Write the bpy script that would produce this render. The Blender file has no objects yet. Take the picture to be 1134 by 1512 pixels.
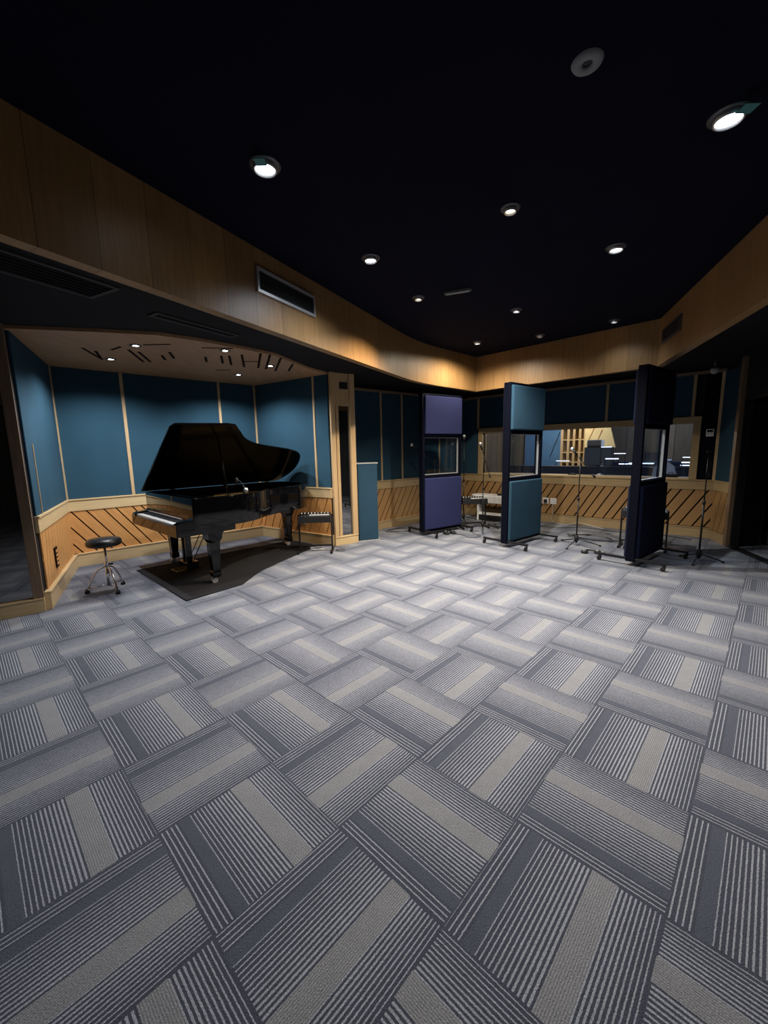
import bpy, bmesh, math, random
from mathutils import Vector, Matrix
from mathutils.geometry import tessellate_polygon

C = bpy.context.scene.collection
PI = math.pi
random.seed(7)

# ------------------------------------------------------------------ camera
CAM_H = 1.4754
pitch, roll = 0.15127541, -0.02053730
fwd = Vector((0, math.cos(pitch), -math.sin(pitch)))
up0 = Vector((0, math.sin(pitch), math.cos(pitch)))
x0 = Vector((1, 0, 0))
right = x0 * math.cos(roll) + up0 * math.sin(roll)
up = up0 * math.cos(roll) - x0 * math.sin(roll)
cam_data = bpy.data.cameras.new('camera')
cam = bpy.data.objects.new('camera', cam_data)
C.objects.link(cam)
M3 = Matrix((right, up, -fwd)).transposed()
cam.matrix_world = Matrix.Translation((0, 0, CAM_H)) @ M3.to_4x4()
cam_data.sensor_fit = 'VERTICAL'
cam_data.sensor_height = 36
cam_data.lens = 14.305
cam_data.clip_start = 0.05
bpy.context.scene.camera = cam

# ------------------------------------------------------------------ world, exposure
w = bpy.data.worlds.new('world')
bpy.context.scene.world = w
w.use_nodes = True
w.node_tree.nodes['Background'].inputs[0].default_value = (0.30, 0.38, 0.55, 1)
w.node_tree.nodes['Background'].inputs[1].default_value = 0.01
vs = bpy.context.scene.view_settings
vs.view_transform = 'Standard'
vs.look = 'None'
vs.exposure = 0.0
vs.gamma = 1.0
vs.use_curve_mapping = False

# lamps: name, plan x, y, watts, colour, cone degrees
COOL = (0.78, 0.87, 1.0)
WARM = (1.0, 0.80, 0.56)
WHITE = (1.0, 0.95, 0.86)
ALCW = (0.94, 0.96, 1.0)
H_LOW, H_BULK, H_HIGH = 2.63, 2.50, 3.10
MAIN_LAMPS = [
    ('bright white ceiling spotlight nearest above the left wooden bulkhead', -0.64, 2.60, 56, COOL, 104, 0.6, 'A'),
    ('cool white ceiling spotlight second along the left bulkhead', -0.07, 3.76, 115, COOL, 152, 0.9, 'B'),
    ('warm yellowish ceiling spotlight in the middle of the black ceiling', 0.91, 3.07, 190, WARM, 104, 1.0, ''),
    ('cool white ceiling spotlight right of centre, above the rightmost navy screen', 1.97, 3.66, 125, COOL, 112, 1.0, 'B'),
    ('bright white ceiling spotlight at the upper right edge of the photo', 1.77, 2.31, 50, COOL, 96, 0.7, 'A'),
    ('small warm ceiling spotlight between the two left cool ones and the far bulkhead', 0.42, 4.70, 460, WARM, 140, 1.0, ''),
    ('small white ceiling spotlight with a bright rim above the teal screen', 1.63, 5.16, 480, WHITE, 136, 1.0, ''),
    ('small cool ceiling spotlight close to the right corner of the bulkhead', 3.08, 5.66, 12, COOL, 130, 0.8, ''),
    ('small spotlight nearest the far corner of the wooden bulkhead', 1.50, 6.62, 150, (1.0, 0.88, 0.68), 164, 0.6, ''),
    ('dim tiny spotlight near the far bulkhead, right of the corner', 2.35, 6.31, 6, WARM, 120, 0.5, ''),
]
ALCOVE_LAMPS = [
    ('left front recessed downlight in the slotted wooden alcove ceiling', -3.18, 5.02, 90, ALCW),
    ('upper left recessed downlight in the slotted wooden alcove ceiling', -2.54, 4.44, 80, ALCW),
    ('recessed downlight over the piano in the wooden alcove ceiling', -1.72, 4.72, 75, ALCW),
    ('recessed downlight nearest the back wall of the alcove', -2.07, 6.14, 95, ALCW),
    ('downlight sunk in a dark slot of the alcove ceiling at its right end', -1.45, 5.58, 40, ALCW),
]
CONTROL_LIGHTS = [  # s along window wall, depth, z, watts, colour, radius
    (1.0, 1.9, 2.3, 60, (1.0, 0.80, 0.52), 0.12),
    (2.9, 1.7, 2.3, 30, (0.75, 0.85, 1.0), 0.12),
    (0.3, 1.5, 2.2, 16, (0.6, 0.78, 1.0), 0.12),
]

# ------------------------------------------------------------------ helpers
def srgb(r, g, b):
    f = lambda c: (c / 255 / 12.92) if c / 255 <= 0.04045 else ((c / 255 + 0.055) / 1.055) ** 2.4
    return (f(r), f(g), f(b), 1)


class MB:
    def __init__(self):
        self.bm = bmesh.new()
        self.uv = self.bm.loops.layers.uv.new('UVMap')

    def face(self, pts, uvs=None):
        vs_ = [self.bm.verts.new(p) for p in pts]
        f = self.bm.faces.new(vs_)
        if uvs:
            for l, u in zip(f.loops, uvs):
                l[self.uv].uv = u
        return f

    def box(self, a, b, m=None):
        x0_, y0_, z0_ = a
        x1, y1, z1 = b
        co = [(x0_, y0_, z0_), (x1, y0_, z0_), (x1, y1, z0_), (x0_, y1, z0_), (x0_, y0_, z1), (x1, y0_, z1), (x1, y1, z1), (x0_, y1, z1)]
        v = [self.bm.verts.new(m @ Vector(c) if m else c) for c in co]
        for q in ((0, 3, 2, 1), (4, 5, 6, 7), (0, 1, 5, 4), (2, 3, 7, 6), (1, 2, 6, 5), (3, 0, 4, 7)):
            f = self.bm.faces.new([v[i] for i in q])
            for l, i in zip(f.loops, q):
                c = co[i]
                l[self.uv].uv = (c[0] + c[1], c[2]) if q not in ((0, 3, 2, 1), (4, 5, 6, 7)) else (c[0], c[1])
        return self

    def prism(self, poly, d0, d1, fn=None):
        """poly in 2D, extruded between d0 and d1 along third axis; fn maps (x,y,d)->3D"""
        fn = fn or (lambda x, y, d: (x, y, d))
        n = len(poly)
        a = [self.bm.verts.new(fn(x, y, d0)) for x, y in poly]
        b = [self.bm.verts.new(fn(x, y, d1)) for x, y in poly]
        f = self.bm.faces.new(a)
        for l, p in zip(f.loops, poly):
            l[self.uv].uv = p
        f = self.bm.faces.new(b[::-1])
        for l, p in zip(f.loops, poly[::-1]):
            l[self.uv].uv = p
        for i in range(n):
            j = (i + 1) % n
            f = self.bm.faces.new([a[j], a[i], b[i], b[j]])
            for l, q in zip(f.loops, ((poly[j], d0), (poly[i], d0), (poly[i], d1), (poly[j], d1))):
                l[self.uv].uv = (q[0][0] + q[1], q[0][1] + q[1])
        return self

    def cyl(self, p0, p1, r0, r1=None, n=16, cap=True):
        r1 = r0 if r1 is None else r1
        p0, p1 = Vector(p0), Vector(p1)
        ax = (p1 - p0).normalized()
        t = Vector((0, 0, 1)) if abs(ax.z) < 0.9 else Vector((1, 0, 0))
        u = ax.cross(t).normalized()
        v = ax.cross(u)
        A = [self.bm.verts.new(p0 + (u * math.cos(2 * PI * i / n) + v * math.sin(2 * PI * i / n)) * r0) for i in range(n)]
        B = [self.bm.verts.new(p1 + (u * math.cos(2 * PI * i / n) + v * math.sin(2 * PI * i / n)) * r1) for i in range(n)]
        for i in range(n):
            f = self.bm.faces.new([A[i], A[(i + 1) % n], B[(i + 1) % n], B[i]])
            f.smooth = True
        if cap:
            self.bm.faces.new(A[::-1])
            self.bm.faces.new(B)
        return self

    def tube(self, pts, r, n=8):
        pts = [Vector(p) for p in pts]
        rings = []
        for i, p in enumerate(pts):
            d = (pts[min(i + 1, len(pts) - 1)] - pts[max(i - 1, 0)]).normalized()
            t = Vector((0, 0, 1)) if abs(d.z) < 0.95 else Vector((1, 0, 0))
            u = d.cross(t).normalized()
            v = d.cross(u)
            rings.append([self.bm.verts.new(p + (u * math.cos(2 * PI * k / n) + v * math.sin(2 * PI * k / n)) * r) for k in range(n)])
        for a, b in zip(rings, rings[1:]):
            for k in range(n):
                f = self.bm.faces.new([a[k], a[(k + 1) % n], b[(k + 1) % n], b[k]])
                f.smooth = True
        self.bm.faces.new(rings[0][::-1])
        self.bm.faces.new(rings[-1])
        return self

    def lathe(self, prof, c=(0, 0, 0), n=32, m=None):
        c = Vector(c)
        rings = []
        for r, z in prof:
            ring = []
            for k in range(n):
                p = Vector((r * math.cos(2 * PI * k / n), r * math.sin(2 * PI * k / n), z))
                if m:
                    p = m @ p
                ring.append(self.bm.verts.new(c + p))
            rings.append(ring)
        for a, b in zip(rings, rings[1:]):
            for k in range(n):
                f = self.bm.faces.new([a[k], a[(k + 1) % n], b[(k + 1) % n], b[k]])
                f.smooth = True
        return self

    def build(self, name, mat, parent=None, loc=None, rot=0, bevel=0, seg=2, kind=None, smooth=None):
        bmesh.ops.remove_doubles(self.bm, verts=self.bm.verts, dist=1e-6)
        bmesh.ops.recalc_face_normals(self.bm, faces=self.bm.faces)
        me = bpy.data.meshes.new(name)
        self.bm.to_mesh(me)
        self.bm.free()
        if mat:
            me.materials.append(mat)
        o = bpy.data.objects.new(name, me)
        C.objects.link(o)
        if parent:
            o.parent = parent
        if loc is not None:
            o.location = loc
        o.rotation_euler = (0, 0, rot)
        if bevel:
            md = o.modifiers.new('bevel', 'BEVEL')
            md.width = bevel
            md.segments = seg
            md.limit_method = 'ANGLE'
            md.angle_limit = math.radians(40)
        if kind:
            o['kind'] = kind
        return o


def tag(o, label, cat, group=None):
    o['label'] = label
    o['category'] = cat
    if group:
        o['group'] = group
    return o


def thing(name, label, cat, loc=(0, 0, 0), rot=0, group=None):
    o = bpy.data.objects.new(name, None)
    o.empty_display_size = 0.1
    C.objects.link(o)
    o.location = loc
    o.rotation_euler = (0, 0, rot)
    return tag(o, label, cat, group)


def smoothpath(pts, k=6):
    P = [Vector(p) for p in pts]
    out = []
    for i in range(len(P) - 1):
        a, b, c, d = P[max(i - 1, 0)], P[i], P[i + 1], P[min(i + 2, len(P) - 1)]
        for j in range(k):
            t = j / k
            out.append(0.5 * ((2 * b) + (c - a) * t + (2 * a - 5 * b + 4 * c - d) * t * t + (3 * b - a - 3 * c + d) * t ** 3))
    out.append(P[-1])
    return out


# ------------------------------------------------------------------ materials
def new_mat(name):
    m = bpy.data.materials.new(name)
    m.use_nodes = True
    nt = m.node_tree
    return m, nt, nt.nodes['Principled BSDF']


def N(nt, t, **k):
    n = nt.nodes.new(t)
    for a, b in k.items():
        setattr(n, a, b)
    return n


def plain(name, col, rough=0.5, metal=0.0, noise=0.0, scale=20, coat=0.0, emis=None, estr=0, spec=0.5, bump=0.0):
    m, nt, b = new_mat(name)
    b.inputs['Base Color'].default_value = col
    b.inputs['Roughness'].default_value = rough
    b.inputs['Metallic'].default_value = metal
    b.inputs['Specular IOR Level'].default_value = spec
    if coat:
        b.inputs['Coat Weight'].default_value = coat
        b.inputs['Coat Roughness'].default_value = 0.03
    if emis:
        b.inputs['Emission Color'].default_value = emis
        b.inputs['Emission Strength'].default_value = estr
    if noise or bump:
        tc = N(nt, 'ShaderNodeTexCoord')
        nz = N(nt, 'ShaderNodeTexNoise')
        nz.inputs['Scale'].default_value = scale
        nz.inputs['Detail'].default_value = 4
        nt.links.new(tc.outputs['Object'], nz.inputs['Vector'])
        if noise:
            mx = N(nt, 'ShaderNodeMix', data_type='RGBA')
            mx.inputs[6].default_value = tuple(c * (1 - noise) for c in col[:3]) + (1,)
            mx.inputs[7].default_value = tuple(min(1, c * (1 + noise)) for c in col[:3]) + (1,)
            nt.links.new(nz.outputs['Fac'], mx.inputs[0])
            nt.links.new(mx.outputs[2], b.inputs['Base Color'])
        if bump:
            bp = N(nt, 'ShaderNodeBump')
            bp.inputs['Strength'].default_value = bump
            bp.inputs['Distance'].default_value = 0.005
            nt.links.new(nz.outputs['Fac'], bp.inputs['Height'])
            nt.links.new(bp.outputs['Normal'], b.inputs['Normal'])
    return m


def wood(name, c1, c2, rough=0.45, plank=None, seam=0.006, grain=(3, 40), along='v', coat=0.0, tone=0.18):
    """UV in metres. grain runs along v (or u). plank = width of veneered boards across the grain"""
    m, nt, b = new_mat(name)
    L = nt.links.new
    tc = N(nt, 'ShaderNodeTexCoord')
    sep = N(nt, 'ShaderNodeSeparateXYZ')
    L(tc.outputs['UV'], sep.inputs[0])
    a, c = ('X', 'Y') if along == 'v' else ('Y', 'X')
    comb = N(nt, 'ShaderNodeCombineXYZ')
    mu = N(nt, 'ShaderNodeMath', operation='MULTIPLY')
    mu.inputs[1].default_value = grain[1]
    L(sep.outputs[a], mu.inputs[0])
    mv = N(nt, 'ShaderNodeMath', operation='MULTIPLY')
    mv.inputs[1].default_value = grain[0]
    L(sep.outputs[c], mv.inputs[0])
    L(mu.outputs[0], comb.inputs[0])
    L(mv.outputs[0], comb.inputs[1])
    nz = N(nt, 'ShaderNodeTexNoise')
    nz.inputs['Scale'].default_value = 1.0
    nz.inputs['Detail'].default_value = 5
    nz.inputs['Distortion'].default_value = 0.4
    L(comb.outputs[0], nz.inputs['Vector'])
    mx = N(nt, 'ShaderNodeMix', data_type='RGBA')
    mx.inputs[6].default_value = c1
    mx.inputs[7].default_value = c2
    ramp = N(nt, 'ShaderNodeMapRange')
    ramp.inputs[1].default_value = 0.3
    ramp.inputs[2].default_value = 0.7
    L(nz.outputs['Fac'], ramp.inputs[0])
    L(ramp.outputs[0], mx.inputs[0])
    out = mx.outputs[2]
    if plank:
        dv = N(nt, 'ShaderNodeMath', operation='DIVIDE')
        dv.inputs[1].default_value = plank
        L(sep.outputs[a], dv.inputs[0])
        fl_ = N(nt, 'ShaderNodeMath', operation='FLOOR')
        L(dv.outputs[0], fl_.inputs[0])
        wn = N(nt, 'ShaderNodeTexWhiteNoise', noise_dimensions='1D')
        L(fl_.outputs[0], wn.inputs['W'])
        mr = N(nt, 'ShaderNodeMapRange')
        mr.inputs[3].default_value = 1 - tone
        mr.inputs[4].default_value = 1 + tone
        L(wn.outputs['Value'], mr.inputs[0])
        fr = N(nt, 'ShaderNodeMath', operation='FRACT')
        L(dv.outputs[0], fr.inputs[0])
        gt = N(nt, 'ShaderNodeMath', operation='GREATER_THAN')
        gt.inputs[1].default_value = seam / plank
        L(fr.outputs[0], gt.inputs[0])
        mr2 = N(nt, 'ShaderNodeMapRange')
        mr2.inputs[3].default_value = 0.45
        L(gt.outputs[0], mr2.inputs[0])
        m2 = N(nt, 'ShaderNodeMath', operation='MULTIPLY')
        L(mr.outputs[0], m2.inputs[0])
        L(mr2.outputs[0], m2.inputs[1])
        sc = N(nt, 'ShaderNodeVectorMath', operation='SCALE')
        L(out, sc.inputs[0])
        L(m2.outputs[0], sc.inputs['Scale'])
        out = sc.outputs[0]
    L(out, b.inputs['Base Color'])
    b.inputs['Roughness'].default_value = rough
    if coat:
        b.inputs['Coat Weight'].default_value = coat
        b.inputs['Coat Roughness'].default_value = 0.15
    return m


def fabric(name, col, var=0.12):
    m, nt, b = new_mat(name)
    L = nt.links.new
    tc = N(nt, 'ShaderNodeTexCoord')
    nz = N(nt, 'ShaderNodeTexNoise')
    nz.inputs['Scale'].default_value = 260
    nz.inputs['Detail'].default_value = 2
    L(tc.outputs['Object'], nz.inputs['Vector'])
    n2 = N(nt, 'ShaderNodeTexNoise')
    n2.inputs['Scale'].default_value = 3
    L(tc.outputs['Object'], n2.inputs['Vector'])
    ad = N(nt, 'ShaderNodeMath', operation='ADD')
    L(nz.outputs['Fac'], ad.inputs[0])
    L(n2.outputs['Fac'], ad.inputs[1])
    mr = N(nt, 'ShaderNodeMapRange')
    mr.inputs[1].default_value = 0.6
    mr.inputs[2].default_value = 1.4
    mr.inputs[3].default_value = 1 - var
    mr.inputs[4].default_value = 1 + var
    L(ad.outputs[0], mr.inputs[0])
    sc = N(nt, 'ShaderNodeVectorMath', operation='SCALE')
    sc.inputs[0].default_value = col[:3]
    L(mr.outputs[0], sc.inputs['Scale'])
    L(sc.outputs[0], b.inputs['Base Color'])
    b.inputs['Roughness'].default_value = 0.95
    b.inputs['Specular IOR Level'].default_value = 0.15
    bp = N(nt, 'ShaderNodeBump')
    bp.inputs['Strength'].default_value = 0.25
    bp.inputs['Distance'].default_value = 0.002
    L(nz.outputs['Fac'], bp.inputs['Height'])
    L(bp.outputs['Normal'], b.inputs['Normal'])
    return m


def glass(name, tint=(0.9, 0.95, 1, 1), refl=0.10, rough=0.02):
    m, nt, b = new_mat(name)
    nt.nodes.remove(b)
    L = nt.links.new
    tr = N(nt, 'ShaderNodeBsdfTransparent')
    tr.inputs[0].default_value = tint
    gl = N(nt, 'ShaderNodeBsdfGlossy')
    gl.inputs['Roughness'].default_value = rough
    fr = N(nt, 'ShaderNodeLayerWeight')
    pw = N(nt, 'ShaderNodeMath', operation='POWER')
    pw.inputs[1].default_value = 5
    L(fr.outputs['Facing'], pw.inputs[0])
    ad = N(nt, 'ShaderNodeMath', operation='MULTIPLY_ADD')
    ad.inputs[1].default_value = 0.6
    ad.inputs[2].default_value = refl
    L(pw.outputs[0], ad.inputs[0])
    mx = N(nt, 'ShaderNodeMixShader')
    L(ad.outputs[0], mx.inputs[0])
    L(tr.outputs[0], mx.inputs[1])
    L(gl.outputs[0], mx.inputs[2])
    L(mx.outputs[0], nt.nodes['Material Output'].inputs[0])
    return m


def emit(name, col, s):
    m, nt, b = new_mat(name)
    nt.nodes.remove(b)
    e = N(nt, 'ShaderNodeEmission')
    e.inputs[0].default_value = col
    e.inputs[1].default_value = s
    nt.links.new(e.outputs[0], nt.nodes['Material Output'].inputs[0])
    return m


TILE_YAW, TILE_X, TILE_Y = 0.8065645, -0.20455525, 1.40642192


def carpet():
    m, nt, b = new_mat('carpet_tiles')
    L = nt.links.new

    def mt(op, x, y=None, z=None):
        n = N(nt, 'ShaderNodeMath', operation=op)
        for i, v in enumerate((x, y, z)):
            if v is None:
                continue
            if isinstance(v, (int, float)):
                n.inputs[i].default_value = v
            else:
                L(v, n.inputs[i])
        return n.outputs[0]
    tc = N(nt, 'ShaderNodeTexCoord')
    sep = N(nt, 'ShaderNodeSeparateXYZ')
    L(tc.outputs['Object'], sep.inputs[0])
    X = mt('SUBTRACT', sep.outputs[0], TILE_X)
    Y = mt('SUBTRACT', sep.outputs[1], TILE_Y)
    c, s = math.cos(TILE_YAW), math.sin(TILE_YAW)
    U = mt('DIVIDE', mt('ADD', mt('MULTIPLY', X, c), mt('MULTIPLY', Y, s)), 0.5)
    V = mt('DIVIDE', mt('SUBTRACT', mt('MULTIPLY', X, s), mt('MULTIPLY', Y, c)), 0.5)
    iu, iv = mt('FLOOR', U), mt('FLOOR', V)
    fu, fv = mt('FRACT', U), mt('FRACT', V)
    par = mt('FLOORED_MODULO', mt('ADD', iu, iv), 2.0)
    par = mt('GREATER_THAN', par, 0.5)
    t = mt('ADD', mt('MULTIPLY', fu, mt('SUBTRACT', 1.0, par)), mt('MULTIPLY', fv, par))
    q = mt('ADD', mt('MULTIPLY', fv, mt('SUBTRACT', 1.0, par)), mt('MULTIPLY', fu, par))
    cb = N(nt, 'ShaderNodeCombineXYZ')
    L(iu, cb.inputs[0])
    L(iv, cb.inputs[1])
    wn = N(nt, 'ShaderNodeTexWhiteNoise', noise_dimensions='3D')
    L(cb.outputs[0], wn.inputs['Vector'])
    rnd = wn.outputs['Value']
    ts = mt('ADD', t, mt('MULTIPLY', mt('SUBTRACT', rnd, 0.5), 0.045))
    # wobble so yarn lines are not ruler-straight
    nz = N(nt, 'ShaderNodeTexNoise')
    nz.inputs['Scale'].default_value = 90
    nz.inputs['Detail'].default_value = 3
    L(tc.outputs['Object'], nz.inputs['Vector'])
    nzf = nz.outputs['Fac']
    ts = mt('ADD', ts, mt('MULTIPLY', mt('SUBTRACT', nzf, 0.5), 0.008))

    def lt(a, v):
        return mt('LESS_THAN', a, v)
    zA = lt(ts, 0.128)                                    # first pale lines
    zB = mt('SUBTRACT', lt(ts, 0.215), zA)                # plain dark band
    zC = mt('SUBTRACT', lt(ts, 0.565), lt(ts, 0.215))     # lines getting denser
    zD = mt('SUBTRACT', lt(ts, 0.725), lt(ts, 0.565))     # plain light band
    zE = mt('SUBTRACT', 1.0, lt(ts, 0.725))               # lines thinning out
    lA = lt(mt('FRACT', mt('DIVIDE', mt('ADD', ts, 0.004), 0.0345)), 0.26)
    dC = mt('ADD', 0.24, mt('MULTIPLY', mt('SUBTRACT', ts, 0.215), 0.75))
    lC = lt(mt('FRACT', mt('DIVIDE', mt('SUBTRACT', ts, 0.215), 0.0292)), dC)
    dE = mt('SUBTRACT', 0.50, mt('MULTIPLY', mt('SUBTRACT', ts, 0.725), 0.95))
    lE = lt(mt('FRACT', mt('DIVIDE', mt('SUBTRACT', ts, 0.72), 0.0275)), dE)
    line = mt('ADD', mt('MULTIPLY', zA, lA), mt('ADD', mt('MULTIPLY', zC, lC), mt('MULTIPLY', zE, lE)))
    # dashed weave inside the light band
    wv = mt('MULTIPLY', mt('LESS_THAN', mt('FRACT', mt('DIVIDE', ts, 0.0145)), 0.5), zD)
    edge = mt('MULTIPLY', lt(mt('ABSOLUTE', mt('SUBTRACT', t, 0.5)), 0.493), lt(mt('ABSOLUTE', mt('SUBTRACT', q, 0.5)), 0.493))
    line = mt('MULTIPLY', line, edge)
    DARK = (0.060, 0.067, 0.092, 1)
    BAND = (0.078, 0.088, 0.118, 1)
    LINE = (0.32, 0.335, 0.385, 1)
    LITE = (0.182, 0.188, 0.203, 1)
    LIT2 = (0.27, 0.275, 0.295, 1)

    def mix(f, a, b_):
        n = N(nt, 'ShaderNodeMix', data_type='RGBA')
        L(f, n.inputs[0])
        for i, v in ((6, a), (7, b_)):
            if isinstance(v, tuple):
                n.inputs[i].default_value = v
            else:
                L(v, n.inputs[i])
        return n.outputs[2]
    # soft mottling of the base yarn where the lines get dense
    col = mix(zB, DARK, BAND)
    col = mix(line, col, LINE)
    col = mix(zD, col, LITE)
    col = mix(wv, col, LIT2)
    n2 = N(nt, 'ShaderNodeTexNoise')
    n2.inputs['Scale'].default_value = 260
    n2.inputs['Detail'].default_value = 2
    L(tc.outputs['Object'], n2.inputs['Vector'])
    mr = N(nt, 'ShaderNodeMapRange')
    mr.inputs[1].default_value = 0.3
    mr.inputs[2].default_value = 0.7
    mr.inputs[3].default_value = 0.55
    mr.inputs[4].default_value = 1.45
    L(n2.outputs['Fac'], mr.inputs[0])
    n3 = N(nt, 'ShaderNodeTexNoise')
    n3.inputs['Scale'].default_value = 14
    L(tc.outputs['Object'], n3.inputs['Vector'])
    mr3 = N(nt, 'ShaderNodeMapRange')
    mr3.inputs[3].default_value = 0.88
    mr3.inputs[4].default_value = 1.12
    L(n3.outputs['Fac'], mr3.inputs[0])
    sc = N(nt, 'ShaderNodeVectorMath', operation='SCALE')
    L(col, sc.inputs[0])
    L(mt('MULTIPLY', mr.outputs[0], mr3.outputs[0]), sc.inputs['Scale'])
    L(sc.outputs[0], b.inputs['Base Color'])
    b.inputs['Roughness'].default_value = 0.95
    b.inputs['Specular IOR Level'].default_value = 0.1
    b.inputs['Sheen Weight'].default_value = 0.15
    bp = N(nt, 'ShaderNodeBump')
    bp.inputs['Strength'].default_value = 0.4
    bp.inputs['Distance'].default_value = 0.004
    L(n2.outputs['Fac'], bp.inputs['Height'])
    L(bp.outputs['Normal'], b.inputs['Normal'])
    return m


M = {}
M['carpet'] = carpet()
M['rug'] = fabric('dark_rug', (0.018, 0.018, 0.02), 0.25)
M['rug_edge'] = fabric('rug_binding', (0.07, 0.07, 0.075), 0.1)
M['bulk'] = wood('bulkhead_veneer', (0.27, 0.145, 0.055, 1), (0.345, 0.20, 0.08, 1), 0.42, plank=0.30, seam=0.005, tone=0.13)
M['plank'] = wood('wainscot_planks', (0.52, 0.245, 0.075, 1), (0.66, 0.33, 0.11, 1), 0.45, grain=(4, 50))
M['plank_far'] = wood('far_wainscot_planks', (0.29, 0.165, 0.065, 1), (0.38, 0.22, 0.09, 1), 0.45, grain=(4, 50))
M['groove'] = plain('dark_groove', (0.014, 0.006, 0.004, 1), 0.9, spec=0.1)
M['dado'] = wood('pale_dado_wood', (0.56, 0.40, 0.20, 1), (0.66, 0.49, 0.27, 1), 0.42, along='u', grain=(3, 60))
M['dado_far'] = wood('far_dado_wood', (0.33, 0.235, 0.12, 1), (0.41, 0.30, 0.16, 1), 0.42, along='u', grain=(3, 60))  # darker copy of the dado wood, dimmer back walls put into the colour
M['post_dark'] = wood('shaded_brown_post', (0.16, 0.105, 0.065, 1), (0.22, 0.145, 0.09, 1), 0.5, grain=(3, 60))  # darker post wood: weak light at these posts put into the colour
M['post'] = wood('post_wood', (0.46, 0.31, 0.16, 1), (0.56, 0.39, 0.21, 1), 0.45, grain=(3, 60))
M['alc_ceil'] = wood('alcove_ceiling_wood', (0.38, 0.22, 0.11, 1), (0.46, 0.28, 0.15, 1), 0.5, plank=0.6, seam=0.004, tone=0.08, grain=(2, 20))
M['teal'] = fabric('teal_wall_fabric', (0.026, 0.070, 0.105))
M['teal_far'] = fabric('deep_teal_fabric', (0.018, 0.050, 0.082))  # darker copy of the wall teal, far wall shade put into the colour
M['gobo_blue'] = fabric('violet_blue_fabric', (0.023, 0.027, 0.085))
M['gobo_teal'] = fabric('teal_screen_fabric', (0.023, 0.059, 0.094))
M['gobo_navy'] = fabric('navy_screen_fabric', (0.009, 0.012, 0.032))  # darkened because this screen faces away from the light
M['frame_dark'] = plain('dark_navy_frame', (0.0018, 0.0025, 0.008, 1), 0.7, spec=0.08)
M['ceil'] = plain('black_ceiling_paint', (0.0035, 0.0045, 0.013, 1), 0.9, noise=0.3, scale=2, spec=0.1)
M['soffit'] = plain('dark_soffit_paint', (0.010, 0.009, 0.012, 1), 0.8, noise=0.2, scale=3, spec=0.2)
M['black'] = plain('matt_black', (0.008, 0.008, 0.009, 1), 0.6)
M['black_metal'] = plain('black_metal', (0.012, 0.012, 0.013, 1), 0.35, metal=0.3)
M['lacquer'] = plain('piano_lacquer', (0.002, 0.002, 0.0025, 1), 0.07, spec=0.35)
M['lid'] = plain('lid_lacquer', (0.0015, 0.0015, 0.002, 1), 0.10, spec=0.14)
M['chrome'] = plain('chrome', (0.75, 0.75, 0.77, 1), 0.18, metal=1.0)
M['brass'] = plain('brass', (0.65, 0.47, 0.20, 1), 0.25, metal=1.0)
M['alu'] = plain('aluminium', (0.60, 0.60, 0.62, 1), 0.4, metal=0.8)
M['gold'] = plain('gold_plate', (0.24, 0.17, 0.075, 1), 0.4, metal=0.6, noise=0.15)
M['ivory'] = plain('white_keys', (0.85, 0.85, 0.82, 1), 0.2)
M['white'] = plain('white_plastic', (0.80, 0.80, 0.80, 1), 0.4)
M['grey_pl'] = plain('grey_plastic', (0.35, 0.36, 0.37, 1), 0.5)
M['silver_trim'] = plain('silver_trim', (0.72, 0.72, 0.72, 1), 0.35, metal=0.6)
M['vent'] = plain('vent_slats', (0.05, 0.052, 0.055, 1), 0.5, metal=0.4)
M['soff_frame'] = plain('dull_grille_frame', (0.03, 0.03, 0.034, 1), 0.7)
M['rubber'] = plain('rubber', (0.01, 0.01, 0.01, 1), 0.8)
M['vinyl'] = plain('black_vinyl', (0.012, 0.012, 0.013, 1), 0.35, bump=0.2, scale=60)
M['glass'] = glass('clear_glass', refl=0.08)
M['ctl_glass'] = glass('control_window_glass', (0.92, 0.95, 1, 1), refl=0.05)
M['dark_glass'] = plain('dark_reflecting_glass', (0.006, 0.007, 0.008, 1), 0.02)
M['dark_glass'].node_tree.nodes['Principled BSDF'].inputs['IOR'].default_value = 3.0
M['screen'] = plain('monitor_screen', (0.02, 0.022, 0.028, 1), 0.2, emis=(0.30, 0.34, 0.42, 1), estr=0.07)
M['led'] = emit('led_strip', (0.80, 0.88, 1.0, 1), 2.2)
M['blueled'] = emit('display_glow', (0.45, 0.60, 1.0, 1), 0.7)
M['desk'] = plain('dark_blue_desk', (0.03, 0.04, 0.085, 1), 0.5)
M['ctl_wall'] = wood('control_room_wall', (0.16, 0.135, 0.11, 1), (0.22, 0.19, 0.155, 1), 0.7, plank=0.32, seam=0.02, tone=0.2)
M['cream'] = plain('cream_wall', (0.80, 0.66, 0.36, 1), 0.7, noise=0.1, scale=6)
M['ctl_blue'] = fabric('blue_panel_fabric', (0.12, 0.26, 0.50))
M['pale_blue'] = plain('pale_blue_cloth', (0.45, 0.55, 0.85, 1), 0.7, noise=0.2, scale=12)
M['sock_white'] = plain('socket_white', (0.80, 0.81, 0.83, 1), 0.35)
M['cable'] = plain('black_cable', (0.010, 0.010, 0.011, 1), 0.6)
M['cable_w'] = plain('white_cable', (0.60, 0.60, 0.60, 1), 0.5)
M['grid_mic'] = plain('mic_grille', (0.62, 0.63, 0.65, 1), 0.35, metal=0.7)
M['teal_gel'] = plain('teal_gel', (0.05, 0.22, 0.22, 1), 0.5)
M['lens_cool'] = emit('lens_cool', (0.86, 0.92, 1.0, 1), 28)
M['lens_warm'] = emit('lens_warm', (1.0, 0.82, 0.58, 1), 18)
M['lens_dim'] = emit('lens_dim', (1.0, 0.86, 0.7, 1), 1.2)
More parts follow.
